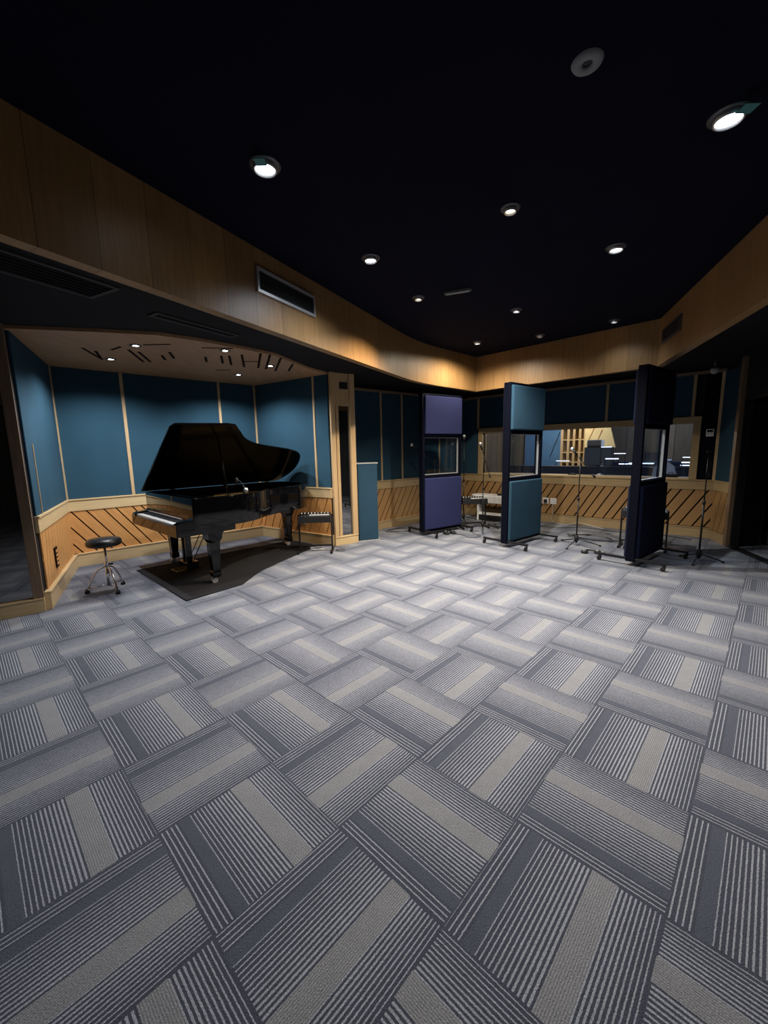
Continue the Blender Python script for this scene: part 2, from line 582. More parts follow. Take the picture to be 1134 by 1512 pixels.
M['can'] = plain('lamp_can', (0.10, 0.10, 0.11, 1), 0.4, metal=0.5)
M['rim_bright'] = plain('lamp_reflector', (0.7, 0.7, 0.7, 1), 0.3, metal=0.8)

# ------------------------------------------------------------------ floor, ceilings
MB().box((-8, -3.6, -0.1), (9, 13, 0)).build('floor', M['carpet'], kind='structure')


def bulk_poly():
    """inner line of the bulkhead at its lower edge, clockwise seen from below"""
    p = [(-3.60, -1.55), (-1.75, 2.06)]
    a, b, c = Vector((-1.75, 2.06)), Vector((0.57, 6.56)), Vector((1.73, 7.69))
    d0 = (a - b).normalized()
    d1 = (c - b).normalized()
    r = 0.55
    for k in range(9):
        t = k / 8
        q = (b + d0 * r) * (1 - t) ** 2 + b * 2 * t * (1 - t) + (b + d1 * r) * t * t
        p.append((q.x, q.y))
    p += [(1.73, 7.69), (3.67, 5.63), (1.13, -1.55)]
    return p


BP = bulk_poly()


def flat_with_hole(outer, hole, z, thick):
    m = MB()
    rings = [[Vector((x, y, 0)) for x, y in outer]]
    if hole:
        rings.append([Vector((x, y, 0)) for x, y in hole])
    tris = tessellate_polygon(rings)
    pts = [p for r in rings for p in r]
    for zz in (z, z + thick):
        vv = [m.bm.verts.new((p.x, p.y, zz)) for p in pts]
        for t in tris:
            f = m.bm.faces.new([vv[i] for i in t])
            for l in f.loops:
                l[m.uv].uv = (l.vert.co.x, l.vert.co.y)
    return m


flat_with_hole([(-8, -3.6), (9, -3.6), (9, 13), (-8, 13)], BP, H_LOW, 0.05).build('ceiling', M['soffit'], kind='structure')
m = MB()
m.box((-4.6, -2.2, H_HIGH), (4.6, 8.6, H_HIGH + 0.08))
m.build('ceiling_high', M['ceil'], kind='structure')
# bulkhead ring (veneered boards), 0.1 thick
m = MB()
n = len(BP)
cen = Vector((sum(p[0] for p in BP) / n, sum(p[1] for p in BP) / n))


def offset_poly(P, d):
    out = []
    n_ = len(P)
    for i in range(n_):
        a, b, c = Vector(P[i - 1]), Vector(P[i]), Vector(P[(i + 1) % n_])
        e1, e2 = (b - a).normalized(), (c - b).normalized()
        n1, n2 = Vector((-e1.y, e1.x)), Vector((-e2.y, e2.x))
        nn = (n1 + n2).normalized()
        out.append(b + nn * (d / max(0.3, nn.dot(n1))))
    return [(p.x, p.y) for p in out]


BO = offset_poly(BP, 0.09)
run = 0.0
for i in range(n):
    j = (i + 1) % n
    a, b = BP[i], BP[j]
    ao, bo = BO[i], BO[j]
    L_ = math.dist(a, b)
    z0, z1 = H_BULK, H_HIGH
    m.face([(a[0], a[1], z0), (b[0], b[1], z0), (b[0], b[1], z1), (a[0], a[1], z1)], [(run, 0), (run + L_, 0), (run + L_, z1 - z0), (run, z1 - z0)])
    m.face([(ao[0], ao[1], z0), (bo[0], bo[1], z0), (bo[0], bo[1], z1), (ao[0], ao[1], z1)], [(run, 0), (run + L_, 0), (run + L_, z1 - z0), (run, z1 - z0)])
    m.face([(a[0], a[1], z0), (b[0], b[1], z0), (bo[0], bo[1], z0), (ao[0], ao[1], z0)], [(run, 0), (run + L_, 0), (run + L_, .1), (run, .1)])
    m.face([(a[0], a[1], z1), (b[0], b[1], z1), (bo[0], bo[1], z1), (ao[0], ao[1], z1)], [(run, 0), (run + L_, 0), (run + L_, .1), (run, .1)])
    run += L_
m.build('trim_1', M['bulk'], kind='structure')

# alcove ceiling of wood with dark slots
AL = [(-3.31, 3.79), (-4.18, 5.32), (-2.17, 7.21), (-0.79, 6.27), (-1.0, 5.86), (-1.24, 5.02), (-1.52, 4.67), (-1.85, 4.31), (-2.13, 4.09), (-2.61, 3.95)]
Z_ALC = 2.60
alc = MB().prism(AL, Z_ALC, H_LOW + 0.02).build('ceiling_alcove', M['alc_ceil'], kind='structure')
slots = [((-1.61, 4.94), (-1.81, 5.62)), ((-1.38, 4.9), (-1.65, 5.7)), ((-1.29, 4.97), (-1.57, 5.78)), ((-1.21, 5.15), (-1.48, 5.93)), ((-1.14, 5.5), (-1.3, 5.95)),
         ((-1.86, 4.97), (-2.0, 5.38)), ((-1.77, 4.98), (-1.93, 5.48)), ((-2.06, 5.01), (-2.16, 5.27)), ((-2.51, 4.89), (-2.59, 5.12)),
         ((-3.09, 4.63), (-3.25, 4.95)), ((-2.72, 4.61), (-2.9, 5.2)), ((-2.67, 4.71), (-2.82, 5.21)), ((-2.9, 4.6), (-2.72, 4.48)), ((-2.45, 4.42), (-2.17, 4.42)),
         ((-1.92, 4.59), (-1.6, 4.64)), ((-1.70, 5.29), (-1.53, 5.31)), ((-2.24, 5.78), (-2.06, 5.79)), ((-3.13, 4.49), (-3.29, 5.04)), ((-2.35, 4.75), (-2.45, 5.05))]
for a, b in slots:
    a, b = Vector(a), Vector(b)
    d = (b - a).normalized()
    nn = Vector((-d.y, d.x)) * 0.014
    MB().prism([(a - nn)[:], (b - nn)[:], (b + nn)[:], (a + nn)[:]], Z_ALC - 0.003, Z_ALC + 0.01).build('ceiling_slot', M['groove'], alc)

# ------------------------------------------------------------------ walls
def clip_poly(poly, x0_, x1, z0_, z1):
    def cl(P, inside, inter):
        out = []
        for i in range(len(P)):
            a, b = P[i - 1], P[i]
            ia, ib = inside(a), inside(b)
            if ia != ib:
                out.append(inter(a, b))
            if ib:
                out.append(b)
        return out

    def ix(v):
        return lambda a, b: (v, a[1] + (b[1] - a[1]) * (v - a[0]) / (b[0] - a[0]))

    def iz(v):
        return lambda a, b: (a[0] + (b[0] - a[0]) * (v - a[1]) / (b[1] - a[1]), v)
    P = poly
    for ins, it in ((lambda p: p[0] >= x0_ - 1e-9, ix(x0_)), (lambda p: p[0] <= x1 + 1e-9, ix(x1)), (lambda p: p[1] >= z0_ - 1e-9, iz(z0_)), (lambda p: p[1] <= z1 + 1e-9, iz(z1))):
        P = cl(P, ins, it)
        if len(P) < 3:
            return None
    return P


def planking(x0_, x1, z0_, z1, lean, parent, seed, wmin=0.11, wmax=0.21, gap=0.016, mat='plank'):
    """diagonal boards with open dark grooves, lean = dx/dz"""
    rnd = random.Random(seed)
    m = MB()
    MBg = MB().box((x0_, -0.006, z0_), (x1, 0.0, z1)).build('groove_backing', M['groove'], parent)
    h = z1 - z0_
    x = x0_ - abs(lean) * h - 0.2
    while x < x1 + abs(lean) * h + 0.2:
        wd = rnd.uniform(wmin, wmax)
        s0 = 0 if lean > 0 else -lean * h
        poly = [(x + s0, z0_), (x + wd + s0, z0_), (x + wd + s0 + lean * h, z1), (x + s0 + lean * h, z1)]
        P = clip_poly(poly, x0_, x1, z0_, z1)
        if P and len(P) >= 3:
            # uv along the board
            L_ = math.hypot(lean, 1)
            a = [m.bm.verts.new((px, -0.018, pz)) for px, pz in P]
            b = [m.bm.verts.new((px, -0.004, pz)) for px, pz in P]
            off = rnd.uniform(0, 5)
            try:
                f = m.bm.faces.new(a)
                for l, (px, pz) in zip(f.loops, P):
                    l[m.uv].uv = ((px - lean * pz) / L_ + off, pz * L_)
                for i in range(len(P)):
                    j = (i + 1) % len(P)
                    m.bm.faces.new([a[j], a[i], b[i], b[j]])
            except ValueError:
                pass
        x += wd + gap * math.hypot(lean, 1)
    m.build('plank_panel', M[mat], parent)


def wall(name, p, q, z1=H_LOW, backing='soffit', th=0.1, hole=None):
    p, q = Vector(p), Vector(q)
    L_ = (q - p).length
    rot = math.atan2(q.y - p.y, q.x - p.x)
    m = MB()
    if hole:
        a, b, c, d = hole
        m.box((0, 0, 0), (L_, th, c))
        m.box((0, 0, d), (L_, th, z1))
        m.box((0, 0, c), (a, th, d))
        m.box((b, 0, c), (L_, th, d))
    else:
        m.box((0, 0, 0), (L_, th, z1))
    o = m.build(name, M[backing], loc=(p.x, p.y, 0), rot=rot, kind='structure')
    return o, L_, rot


def baseboard(name, p, q, h=0.17, d=0.05, trim=0.0, mat='dado'):
    p, q = Vector(p), Vector(q)
    L_ = (q - p).length
    rot = math.atan2(q.y - p.y, q.x - p.x)
    m = MB()
    m.box((trim, -d, 0), (L_ - trim, 0, h - 0.015))
    m.box((trim, -d - 0.008, h - 0.015), (L_ - trim, 0, h))
    return m.build(name, M[mat], loc=(p.x, p.y, 0), rot=rot, kind='structure', bevel=0.002)


def dado(o, x0_, x1, mat='dado'):
    m = MB()
    m.box((x0_, -0.03, 0.755), (x1, 0, 0.895))
    m.box((x0_, -0.042, 0.895), (x1, 0, 0.915))
    m.build('dado_rail', M[mat], o, bevel=0.002)


def panels(o, cuts, z0_, z1, mat, gap=0.012, proud=0.022):
    for a, b in zip(cuts, cuts[1:]):
        MB().box((a + gap, -proud, z0_), (b - gap, 0, z1)).build('fabric_panel', M[mat], o, bevel=0.006)


def batten(o, x, z0_, z1, wd=0.035, d=0.034, mat='post', name='batten'):
    MB().box((x - wd / 2, -d, z0_), (x + wd / 2, 0, z1)).build(name, M[mat], o, bevel=0.002)


A1, A2, A3, A4, A5 = (-3.31, 3.79), (-4.18, 5.32), (-2.17, 7.21), (-0.79, 6.27), (-0.45, 6.51)
# alcove, left return
o, Lw, _ = wall('wall_alcove_left', A1, A2)
planking(0.10, Lw, 0.17, 0.755, 0.30, o, 3, 0.10, 0.18, 0.012)
dado(o, 0.04, Lw)
panels(o, (0.04, Lw - 0.02), 0.915, 2.60, 'teal')
batten(o, 0.28, 0.915, 1.6, 0.012, 0.03)  # thin strip standing in for a gleam of light, not a batten
batten(o, Lw - 0.03, 0.915, Z_ALC, 0.065)
baseboard('baseboard_alcove_left', A1, A2, 0.18)
# alcove back
o, Lw, _ = wall('wall_alcove_back', A2, A3)
planking(0, 1.5, 0.17, 0.755, -0.72, o, 11, 0.09, 0.20)
planking(1.5, Lw, 0.17, 0.755, 0.60, o, 12, 0.09, 0.17)
dado(o, 0, Lw)
panels(o, (0.0, 0.78, 2.12, Lw), 0.915, 2.60, 'teal')
for x in (0.78, 2.12):
    batten(o, x, 0.915, Z_ALC, 0.04)
batten(o, Lw - 0.02, 0.915, Z_ALC, 0.05)
baseboard('baseboard_alcove_back', A2, A3, 0.18)
# alcove right
o, Lw, _ = wall('wall_alcove_right', A3, A4)
planking(0, Lw - 0.02, 0.17, 0.755, 0.42, o, 21, 0.11, 0.20)
dado(o, 0, Lw)
panels(o, (0.0, 1.38, Lw), 0.915, 2.60, 'teal')
batten(o, 1.38, 0.915, Z_ALC, 0.035)
baseboard('baseboard_alcove_right', A3, A4, 0.17)
# pier with the narrow reflecting window
o, Lw, rpier = wall('wall_pier', A4, A5)
baseboard('baseboard_pier', A4, A5, 0.14, 0.05)
batten(o, 0.035, 0.14, H_LOW, 0.07, 0.05, name='post')
batten(o, 0.115, 0.14, 2.15, 0.05, 0.03, name='jamb')
batten(o, 0.375, 0.14, H_LOW, 0.09, 0.05, name='post')
MB().box((0.07, -0.025, 2.15), (0.33, 0, H_LOW)).build('head_panel', M['post'], o)
m = MB().box((0.17, -0.033, 2.40), (0.31, -0.02, 2.50))
m.build('vent_hole', M['black'], o)
win = MB().box((0.14, -0.012, 0.14), (0.33, -0.004, 2.15)).build('window_1', M['dark_glass'], loc=(A4[0], A4[1], 0), rot=rpier, kind='structure')
wall('wall_pier_return', A5, (-1.15, 7.30))
# left glazed wall
G0 = (-5.2, 2.434)
o, Lg, rg = wall('wall_left_glazed', G0, A1)
baseboard('baseboard_left_glazed', G0, A1, 0.14, 0.05)
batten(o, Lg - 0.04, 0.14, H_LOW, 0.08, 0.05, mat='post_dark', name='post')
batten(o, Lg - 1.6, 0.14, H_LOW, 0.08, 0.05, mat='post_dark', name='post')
MB().box((Lg - 1.56, -0.012, 0.14), (Lg - 0.08, -0.004, 2.45)).build('window_2', M['dark_glass'], loc=(G0[0], G0[1], 0), rot=rg, kind='structure')
MB().box((Lg - 1.56, -0.03, 2.45), (Lg - 0.08, 0, H_LOW)).build('head_board', M['post'], o)
# far left wall of the main room (behind the screens)
f1 = Vector((-0.10, 7.56))
fd = Vector((0.763, 0.6465))
F0 = f1 - fd * 1.25
CR = (1.87, 9.23)
o, Lf, rf = wall('wall_far', F0[:], CR)
S = lambda s: s + 1.25
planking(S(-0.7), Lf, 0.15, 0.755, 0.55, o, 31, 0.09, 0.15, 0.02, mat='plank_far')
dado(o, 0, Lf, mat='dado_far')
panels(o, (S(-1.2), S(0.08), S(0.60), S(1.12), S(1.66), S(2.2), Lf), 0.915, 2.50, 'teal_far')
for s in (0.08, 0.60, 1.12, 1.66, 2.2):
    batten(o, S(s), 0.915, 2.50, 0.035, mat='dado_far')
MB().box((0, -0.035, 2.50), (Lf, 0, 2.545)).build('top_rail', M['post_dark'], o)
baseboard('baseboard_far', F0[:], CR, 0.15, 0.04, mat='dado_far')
# back wall with the control room window
WB = Vector((2.11, 9.01))
we = Vector((0.740, -0.6726))
wn_ = Vector((0.6726, 0.740))
E1 = WB + we * 4.08
o, Lb, rb = wall('wall_back', CR, E1[:], hole=(0.326 + 0.10, 0.326 + 3.74, 0.93, 1.79))
S = lambda s: s + 0.326
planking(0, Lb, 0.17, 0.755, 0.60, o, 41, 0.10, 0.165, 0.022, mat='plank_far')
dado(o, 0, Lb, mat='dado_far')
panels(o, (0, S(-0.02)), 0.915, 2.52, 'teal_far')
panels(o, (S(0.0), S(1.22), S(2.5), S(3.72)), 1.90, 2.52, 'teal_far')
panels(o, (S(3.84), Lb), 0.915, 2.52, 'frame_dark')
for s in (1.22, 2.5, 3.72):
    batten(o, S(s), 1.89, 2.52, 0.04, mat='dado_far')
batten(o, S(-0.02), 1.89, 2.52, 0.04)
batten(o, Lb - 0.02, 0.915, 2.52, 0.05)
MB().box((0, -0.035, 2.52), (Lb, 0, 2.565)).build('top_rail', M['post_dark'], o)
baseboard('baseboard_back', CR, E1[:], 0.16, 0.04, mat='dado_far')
m = MB()
m.box((S(0.0), -0.05, 0.915), (S(0.10), 0.14, 1.89))
m.box((S(3.74), -0.05, 0.915), (S(3.84), 0.14, 1.89))
m.box((S(0.10), -0.05, 1.79), (S(3.74), 0.14, 1.89))
win3 = m.build('window_3', M['dado_far'], loc=(CR[0], CR[1], 0), rot=rb, kind='structure', bevel=0.003)
MB().box((S(0.10), 0.03, 0.93), (S(3.74), 0.042, 1.79)).build('pane', M['ctl_glass'], win3)
MB().box((S(0.10), -0.03, 0.915), (S(3.74), 0.30, 0.932)).build('sill', M['dado'], win3)
# short angled wall at the right
E2 = (4.955, 5.70)
o, La, ra = wall('wall_right_return', E1[:], E2)
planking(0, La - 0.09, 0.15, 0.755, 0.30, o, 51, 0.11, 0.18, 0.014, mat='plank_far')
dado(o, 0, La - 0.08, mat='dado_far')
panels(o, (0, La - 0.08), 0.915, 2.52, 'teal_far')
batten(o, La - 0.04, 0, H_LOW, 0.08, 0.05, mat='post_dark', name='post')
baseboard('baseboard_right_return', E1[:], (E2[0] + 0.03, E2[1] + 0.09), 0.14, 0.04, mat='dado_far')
# right wall, a wide dark opening beside the post
E3 = Vector(E2) + Vector((-0.262, -0.965)) * 6.4
o, Lr, rr = wall('wall_right', E2, E3[:], backing='black', hole=(0.02, 2.4, -0.01, 2.05))
MB().box((0.02, -0.04, 0), (Lr - 4.0, 0.04, 0.018)).build('trim_2', M['black'], loc=(E2[0], E2[1], 0), rot=rr, kind='structure')
# open door leaf swung into the dark room beyond
dl = MB()
dl.box((0, 0, 0.01), (0.42, 0.045, 2.0))
dr = dl.build('door_1', M['black'], loc=(4.99, 5.74, 0), rot=math.radians(-6), kind='structure')
MB().box((0.36, -0.03, 0.98), (0.38, 0, 1.10)).build('door_handle', M['black_metal'], dr)
m = MB()
m.box((5.6, 3.0, 0), (5.7, 5.2, H_LOW))
m.build('wall_side_room', M['black'], kind='structure')
MB().box((6.85, 7.6, 0), (8.8, 7.7, H_LOW)).build('wall_side_room_back', M['black'], kind='structure')
MB().box((8.7, -3.5, 0), (8.8, 7.7, H_LOW)).build('wall_side_room_right', M['black'], kind='structure')
# behind the camera
MB().box((-8, -3.6, 0), (9, -3.5, 3.1)).build('wall_rear', M['ctl_wall'], kind='structure')
MB().box((-8, -3.6, 0), (-7.9, 13, 3.1)).build('wall_left', M['ctl_wall'], kind='structure')
MB().box((-7.9, 2.2, 0), (-5.0, 2.3, H_LOW)).build('wall_left_inner', M['ctl_wall'], kind='structure')

# bulkhead vents
def vent(label, p, q, z0_, z1, fm, sm, n=6):
    p, q = Vector(p), Vector(q)
    L_ = (q - p).length
    rot = math.atan2(q.y - p.y, q.x - p.x)
    t = thing('air_vent', label, 'vent', (p.x, p.y, z0_), rot)
    h = z1 - z0_
    f = 0.022
    m = MB()
    m.box((0, -0.02, 0), (L_, -0.001, f)).box((0, -0.02, h - f), (L_, -0.001, h)).box((0, -0.02, f), (f, -0.001, h - f)).box((L_ - f, -0.02, f), (L_, -0.001, h - f))
    m.build('frame', fm, t)
    MB().box((f, -0.004, f), (L_ - f, -0.001, h - f)).build('backing', M['black'], t)
    m = MB()
    for i in range(n):
        z = f + (i + 0.5) * (h - 2 * f) / n
        m.box((f, -0.016, z - 0.004), (L_ - f, -0.006, z + 0.002))
    m.build('slats', sm, t)
    return t


dL = Vector((0.57 + 1.75, 6.56 - 2.06)).normalized()
aL = Vector((-1.75, 2.06))
vent('long silver-framed air vent in the left wooden bulkhead', (aL + dL * 1.65)[:], (aL + dL * 2.42)[:], 2.765, 2.955, M['silver_trim'], M['vent'])
dR = Vector((1.13 - 3.67, -1.55 - 5.63)).normalized()
aR = Vector((3.67, 5.63))
vent('dull brown air vent in the right wooden bulkhead beside its corner', (aR + dR * 0.20)[:], (aR + dR * 0.86)[:], 2.74, 2.92, M['can'], M['vent'])

# dim grilles under the soffit
def soffit_grille(label, c, Lx, Ly, rot):
    t = thing('soffit_grille', label, 'vent', (c[0], c[1], H_LOW), rot)
    f = 0.03
    m = MB()
    m.box((-Lx / 2, -Ly / 2, -0.012), (Lx / 2, -Ly / 2 + f, -0.001)).box((-Lx / 2, Ly / 2 - f, -0.012), (Lx / 2, Ly / 2, -0.001))
    m.box((-Lx / 2, -Ly / 2 + f, -0.012), (-Lx / 2 + f, Ly / 2 - f, -0.001)).box((Lx / 2 - f, -Ly / 2 + f, -0.012), (Lx / 2, Ly / 2 - f, -0.001))
    m.build('frame', M['soff_frame'], t)
    m = MB()
    k = max(2, int(Ly / 0.05))
    for i in range(1, k):
        y = -Ly / 2 + i * Ly / k
        m.box((-Lx / 2 + f, y - 0.004, -0.010), (Lx / 2 - f, y + 0.004, -0.002))
    m.build('slats', M['soffit'], t)


soffit_grille('dark rectangular grille in the black soffit at the far left', (-2.20, 2.66), 1.05, 0.36, math.radians(62.7))
soffit_grille('narrow grey slot grille in the black soffit above the piano alcove', (-1.66, 3.92), 0.83, 0.13, math.radians(58))

# ------------------------------------------------------------------ lamps
def spot(parent, z, watts, col, deg, blend=0.35, size=0.03, aim=None):
    ld = bpy.data.lights.new('bulb', 'SPOT')
    ld.energy = watts
    ld.color = col
    ld.spot_size = math.radians(deg)
    ld.spot_blend = blend
    ld.shadow_soft_size = size
    o = bpy.data.objects.new('bulb', ld)
    C.objects.link(o)
    o.parent = parent
    o.location = (0, 0, z)
    return o


for i, (lab, x, y, wt, col, deg, bl, kind) in enumerate(MAIN_LAMPS):
    t = thing('ceiling_spotlight', lab, 'ceiling light', (x, y, H_HIGH), 0, 'spotlights in the black ceiling')
    big = kind in 'AB' and kind != ''
    r = {'A': 0.055, 'B': 0.045, '': 0.032}[kind]
    MB().lathe([(r + 0.035, 0), (r + 0.035, -0.006), (r + 0.004, -0.012), (r + 0.004, 0)], n=28).build('trim_ring', M['can'], t)
    MB().lathe([(r + 0.008, -0.001), (r + 0.010, -0.032), (r + 0.003, -0.032), (r + 0.001, -0.010)], n=28).build('reflector', M['rim_bright'], t)
    lens = M['lens_dim'] if wt < 10 else (M['lens_warm'] if col == WARM else M['lens_cool'])
    MB().lathe([(0.0, -0.012), (r * 0.7, -0.014), (r, -0.010)], n=28).build('lens', lens, t)
    if kind == 'A' and i == 0:
        MB().box((-0.03, -0.13, -0.05), (0.03, -0.07, -0.046)).build('gel_flap', M['teal_gel'], t)
    if kind == 'A' and i == 4:
        MB().box((-0.04, -0.15, -0.06), (0.03, -0.09, -0.056)).build('gel_flap', M['teal_gel'], t)
    spot(t, -0.04, wt, col, deg, bl, r)
for lab, x, y, wt, col in ALCOVE_LAMPS:
    t = thing('alcove_downlight', lab, 'ceiling light', (x, y, Z_ALC), 0, 'downlights in the wooden alcove ceiling')
    r = 0.028
    MB().lathe([(r + 0.03, 0), (r + 0.03, -0.005), (r + 0.003, -0.008), (r + 0.003, 0)], n=24).build('trim_ring', M['can'], t)
    MB().lathe([(0.0, -0.006), (r, -0.005)], n=24).build('lens', M['lens_cool'], t)
    spot(t, -0.03, wt, col, 150, 0.6, r)

# round grey ceiling fitting, faint strip fitting
t = thing('ceiling_speaker', 'round grey ring-shaped ceiling fitting with a dark centre', 'ceiling speaker', (0.91, 2.01, H_HIGH))
MB().lathe([(0.020, -0.004), (0.024, -0.012), (0.058, -0.010), (0.064, 0.0)], n=40).build('ring', plain('ring_grey', (0.22, 0.22, 0.23, 1), 0.7), t)
MB().lathe([(0.0, -0.002), (0.024, -0.002)], n=40).build('grille', M['black'], t)
t = thing('ceiling_strip_fitting', 'dull unlit strip fitting on the black ceiling between the small warm lamp and centre', 'ceiling fitting', (0.81, 4.51, H_HIGH), math.radians(-22))
MB().box((-0.14, -0.025, -0.03), (0.14, 0.025, 0)).build('body', plain('dull_green_grey', (0.12, 0.14, 0.13, 1), 0.5), t, bevel=0.006)
MB().box((-0.12, -0.015, -0.034), (0.12, 0.015, -0.03)).build('cover', M['grey_pl'], t)
# sensor under the right soffit
t = thing('soffit_sensor', 'small round grey sensor hanging in the dark under the right soffit', 'sensor', (4.42, 5.60, H_LOW))
MB().cyl((0, 0, 0), (0, 0, -0.17), 0.012, n=12).build('stem', M['can'], t)
MB().lathe([(0.012, -0.16), (0.045, -0.175), (0.05, -0.20), (0.036, -0.235), (0.0, -0.25)], n=24).build('dome', M['grey_pl'], t)

# ------------------------------------------------------------------ piano
PU = math.radians(46.5)
t = thing('grand_piano', 'black glossy grand piano with its lid raised in the wooden alcove', 'piano', (-2.15, 4.20, 0), PU)
# local x = along the length (keyboard 0 -> tail), y = across (0 treble side, 1.5 bass side)
RIM = [(0.15, 0.0), (0.55, 0.0), (0.80, 0.03), (1.00, 0.12), (1.20, 0.25), (1.40, 0.33), (1.65, 0.385), (1.88, 0.46), (2.06, 0.60), (2.18, 0.80), (2.22, 1.02), (2.18, 1.25), (2.10, 1.42), (1.92, 1.50)]
rim = [(p.x, p.y) for p in smoothpath([(a, b, 0) for a, b in RIM], 5)]
outline = rim + [(0.15, 1.50)]


def inset(P, d):
    return [(x, y) for x, y in offset_poly(P, d)]


ZB, ZT = 0.66, 1.0
ins = inset(outline, 0.05)
m = MB()
nn_ = len(outline)
for (A_, B_, za, zb) in ((outline, outline, ZB, ZT), (outline, ins, ZT, ZT), (ins, ins, ZT, 0.80)):
    for i in range(nn_):
        j = (i + 1) % nn_
        if A_ is outline and B_ is outline and False:
            continue
        f = m.face([(A_[i][0], A_[i][1], za), (A_[j][0], A_[j][1], za), (B_[j][0], B_[j][1], zb), (B_[i][0], B_[i][1], zb)])
        f.smooth = (B_ is not ins or A_ is ins)
m.face([(x, y, ZB) for x, y in outline])
case = m.build('case', M['lacquer'], t)
md = case.modifiers.new('bevel', 'BEVEL')
md.width = 0.006
md.segments = 2
md.limit_method = 'ANGLE'
# iron plate and soundboard, strings
ins2 = inset(outline, 0.055)
MB().prism(ins2, 0.83, 0.86).build('iron_plate', M['gold'], t)
m = MB()
for k in range(28):
    y = 0.14 + k * 0.045
    xe = 0.95 + (y - 0.1) * 0.95
    m.cyl((0.42, y, 0.885), (min(xe, 2.1), y + (0.05 if y < 1.3 else -0.02), 0.885), 0.0015, n=4, cap=False)
m.build('strings', M['brass'], t)
m = MB()
m.prism([(0.30, 0.06), (0.42, 0.06), (0.42, 1.44), (0.30, 1.44)], 0.86, 0.90)
m.prism([(0.9, 0.14), (0.96, 0.10), (1.9, 1.38), (1.84, 1.42)], 0.86, 0.90)
m.prism([(0.42, 0.70), (1.55, 0.60), (1.55, 0.66), (0.42, 0.76)], 0.86, 0.93)
m.build('plate_ribs', M['gold'], t)
# keybed, cheeks, key slip
m = MB()
m.box((-0.03, 0.0, 0.60), (0.62, 1.50, 0.68))
m.build('keybed', M['lacquer'], t, bevel=0.008)
for y in (0.0, 1.385):
    m = MB()
    m.prism([(-0.03, 0.66), (-0.03, 0.735), (0.02, 0.755), (0.13, 0.765), (0.17, 0.80), (0.19, 0.96), (0.24, ZT), (0.35, ZT), (0.35, 0.66)], y, y + 0.115, fn=lambda a, b, d: (a, d, b))
    m.build('cheek', M['lacquer'], t, bevel=0.005)
MB().box((-0.035, 0.0, 0.60), (-0.012, 1.50, 0.715)).build('key_slip', M['lacquer'], t, bevel=0.004)
m = MB()
nk = 52
for k in range(nk):
    y = 0.135 + k * 1.23 / nk
    m.box((-0.012, y + 0.0006, 0.70), (0.14, y + 1.23 / nk - 0.0006, 0.735))
m.build('white_keys', M['ivory'], t)
m = MB()
pat = [0, 1, 3, 4, 5]
for k in range(nk - 1):
    if (k % 7) in (1, 2, 4, 5, 6):
        y = 0.135 + (k + 1) * 1.23 / nk
        m.box((0.045, y - 0.0065, 0.73), (0.14, y + 0.0065, 0.748))
m.build('black_keys', M['black'], t)
m = MB()
m.prism([(0.14, 0.74), (0.165, 0.74), (0.185, 0.88), (0.16, 0.885)], 0.115, 1.385, fn=lambda a, b, d: (a, d, b))
m.build('fallboard', M['lacquer'], t, bevel=0.004)
m = MB()
m.box((0.19, 0.10, 0.955), (0.24, 1.40, 0.985))
m.build('name_board', M['lacquer'], t, bevel=0.003)
MB().box((0.10, 0.20, 0.765), (0.112, 1.30, 0.772)).build('fallboard_strip', M['alu'], t)
# music desk folded flat
MB().box((0.26, 0.28, 0.975), (0.52, 1.22, 0.995)).build('music_desk', M['lacquer'], t, bevel=0.004)
# lid: raised about the bass side hinge
AL_ = math.radians(31)
lidpts = [(0.10, 0.0), (0.08, 1.46), (0.12, 1.53), (0.70, 1.56), (0.80, 1.54), (0.92, 1.40), (1.06, 1.24), (1.28, 1.12), (1.58, 1.04), (1.86, 0.97), (2.08, 0.86), (2.19, 0.68), (2.25, 0.44), (2.23, 0.22), (2.12, 0.02)]
seg_ = smoothpath([(a, b, 0) for a, b in lidpts[4:]], 4)
lid = [lidpts[0], lidpts[1], lidpts[2], lidpts[3]] + [(p.x, p.y) for p in seg_]
LIDF = lambda x, s, d: (x, 1.485 - s * math.cos(AL_) + d * math.sin(AL_), 1.001 + s * math.sin(AL_) + d * math.cos(AL_))
MB().prism(lid, 0, 0.022, fn=LIDF).build('lid', M['lid'], t, bevel=0.005)
# wooden prop
MB().cyl((0.62, 0.12, 0.93), LIDF(0.66, 1.30, 0), 0.010, n=10).build('lid_prop', M['lacquer'], t)
for x in (0.45, 1.2, 1.9):
    MB().box((x, 1.485, 0.99), (x + 0.07, 1.508, 1.03)).build('hinge', M['brass'], t)


def leg(x, y):
    m = MB()
    secs = [(0.66, 0.085), (0.60, 0.085), (0.52, 0.075), (0.48, 0.055), (0.40, 0.055), (0.15, 0.040), (0.13, 0.048), (0.085, 0.048), (0.07, 0.036)]
    prev = None
    for z, h in secs:
        ring = [m.bm.verts.new((x + sx * h, y + sy * h, z)) for sx, sy in ((-1, -1), (1, -1), (1, 1), (-1, 1))]
        if prev:
            for k in range(4):
                m.bm.faces.new([prev[k], prev[(k + 1) % 4], ring[(k + 1) % 4], ring[k]])
        else:
            m.bm.faces.new(ring)
        prev = ring
    m.bm.faces.new(prev[::-1])
    for sg in (1,):
        m.prism([(x + 0.04, 0.66), (x + 0.26, 0.66), (x + 0.16, 0.62), (x + 0.10, 0.57), (x + 0.07, 0.50), (x + 0.04, 0.48)], y - 0.04, y + 0.04, fn=lambda a, b, d: (a, d, b))
    l = m.build('leg', M['lacquer'], t, bevel=0.004)
    MB().cyl((x - 0.022, y - 0.026, 0.036), (x - 0.022, y + 0.026, 0.034), 0.034, n=20).build('caster', M['alu'], l)


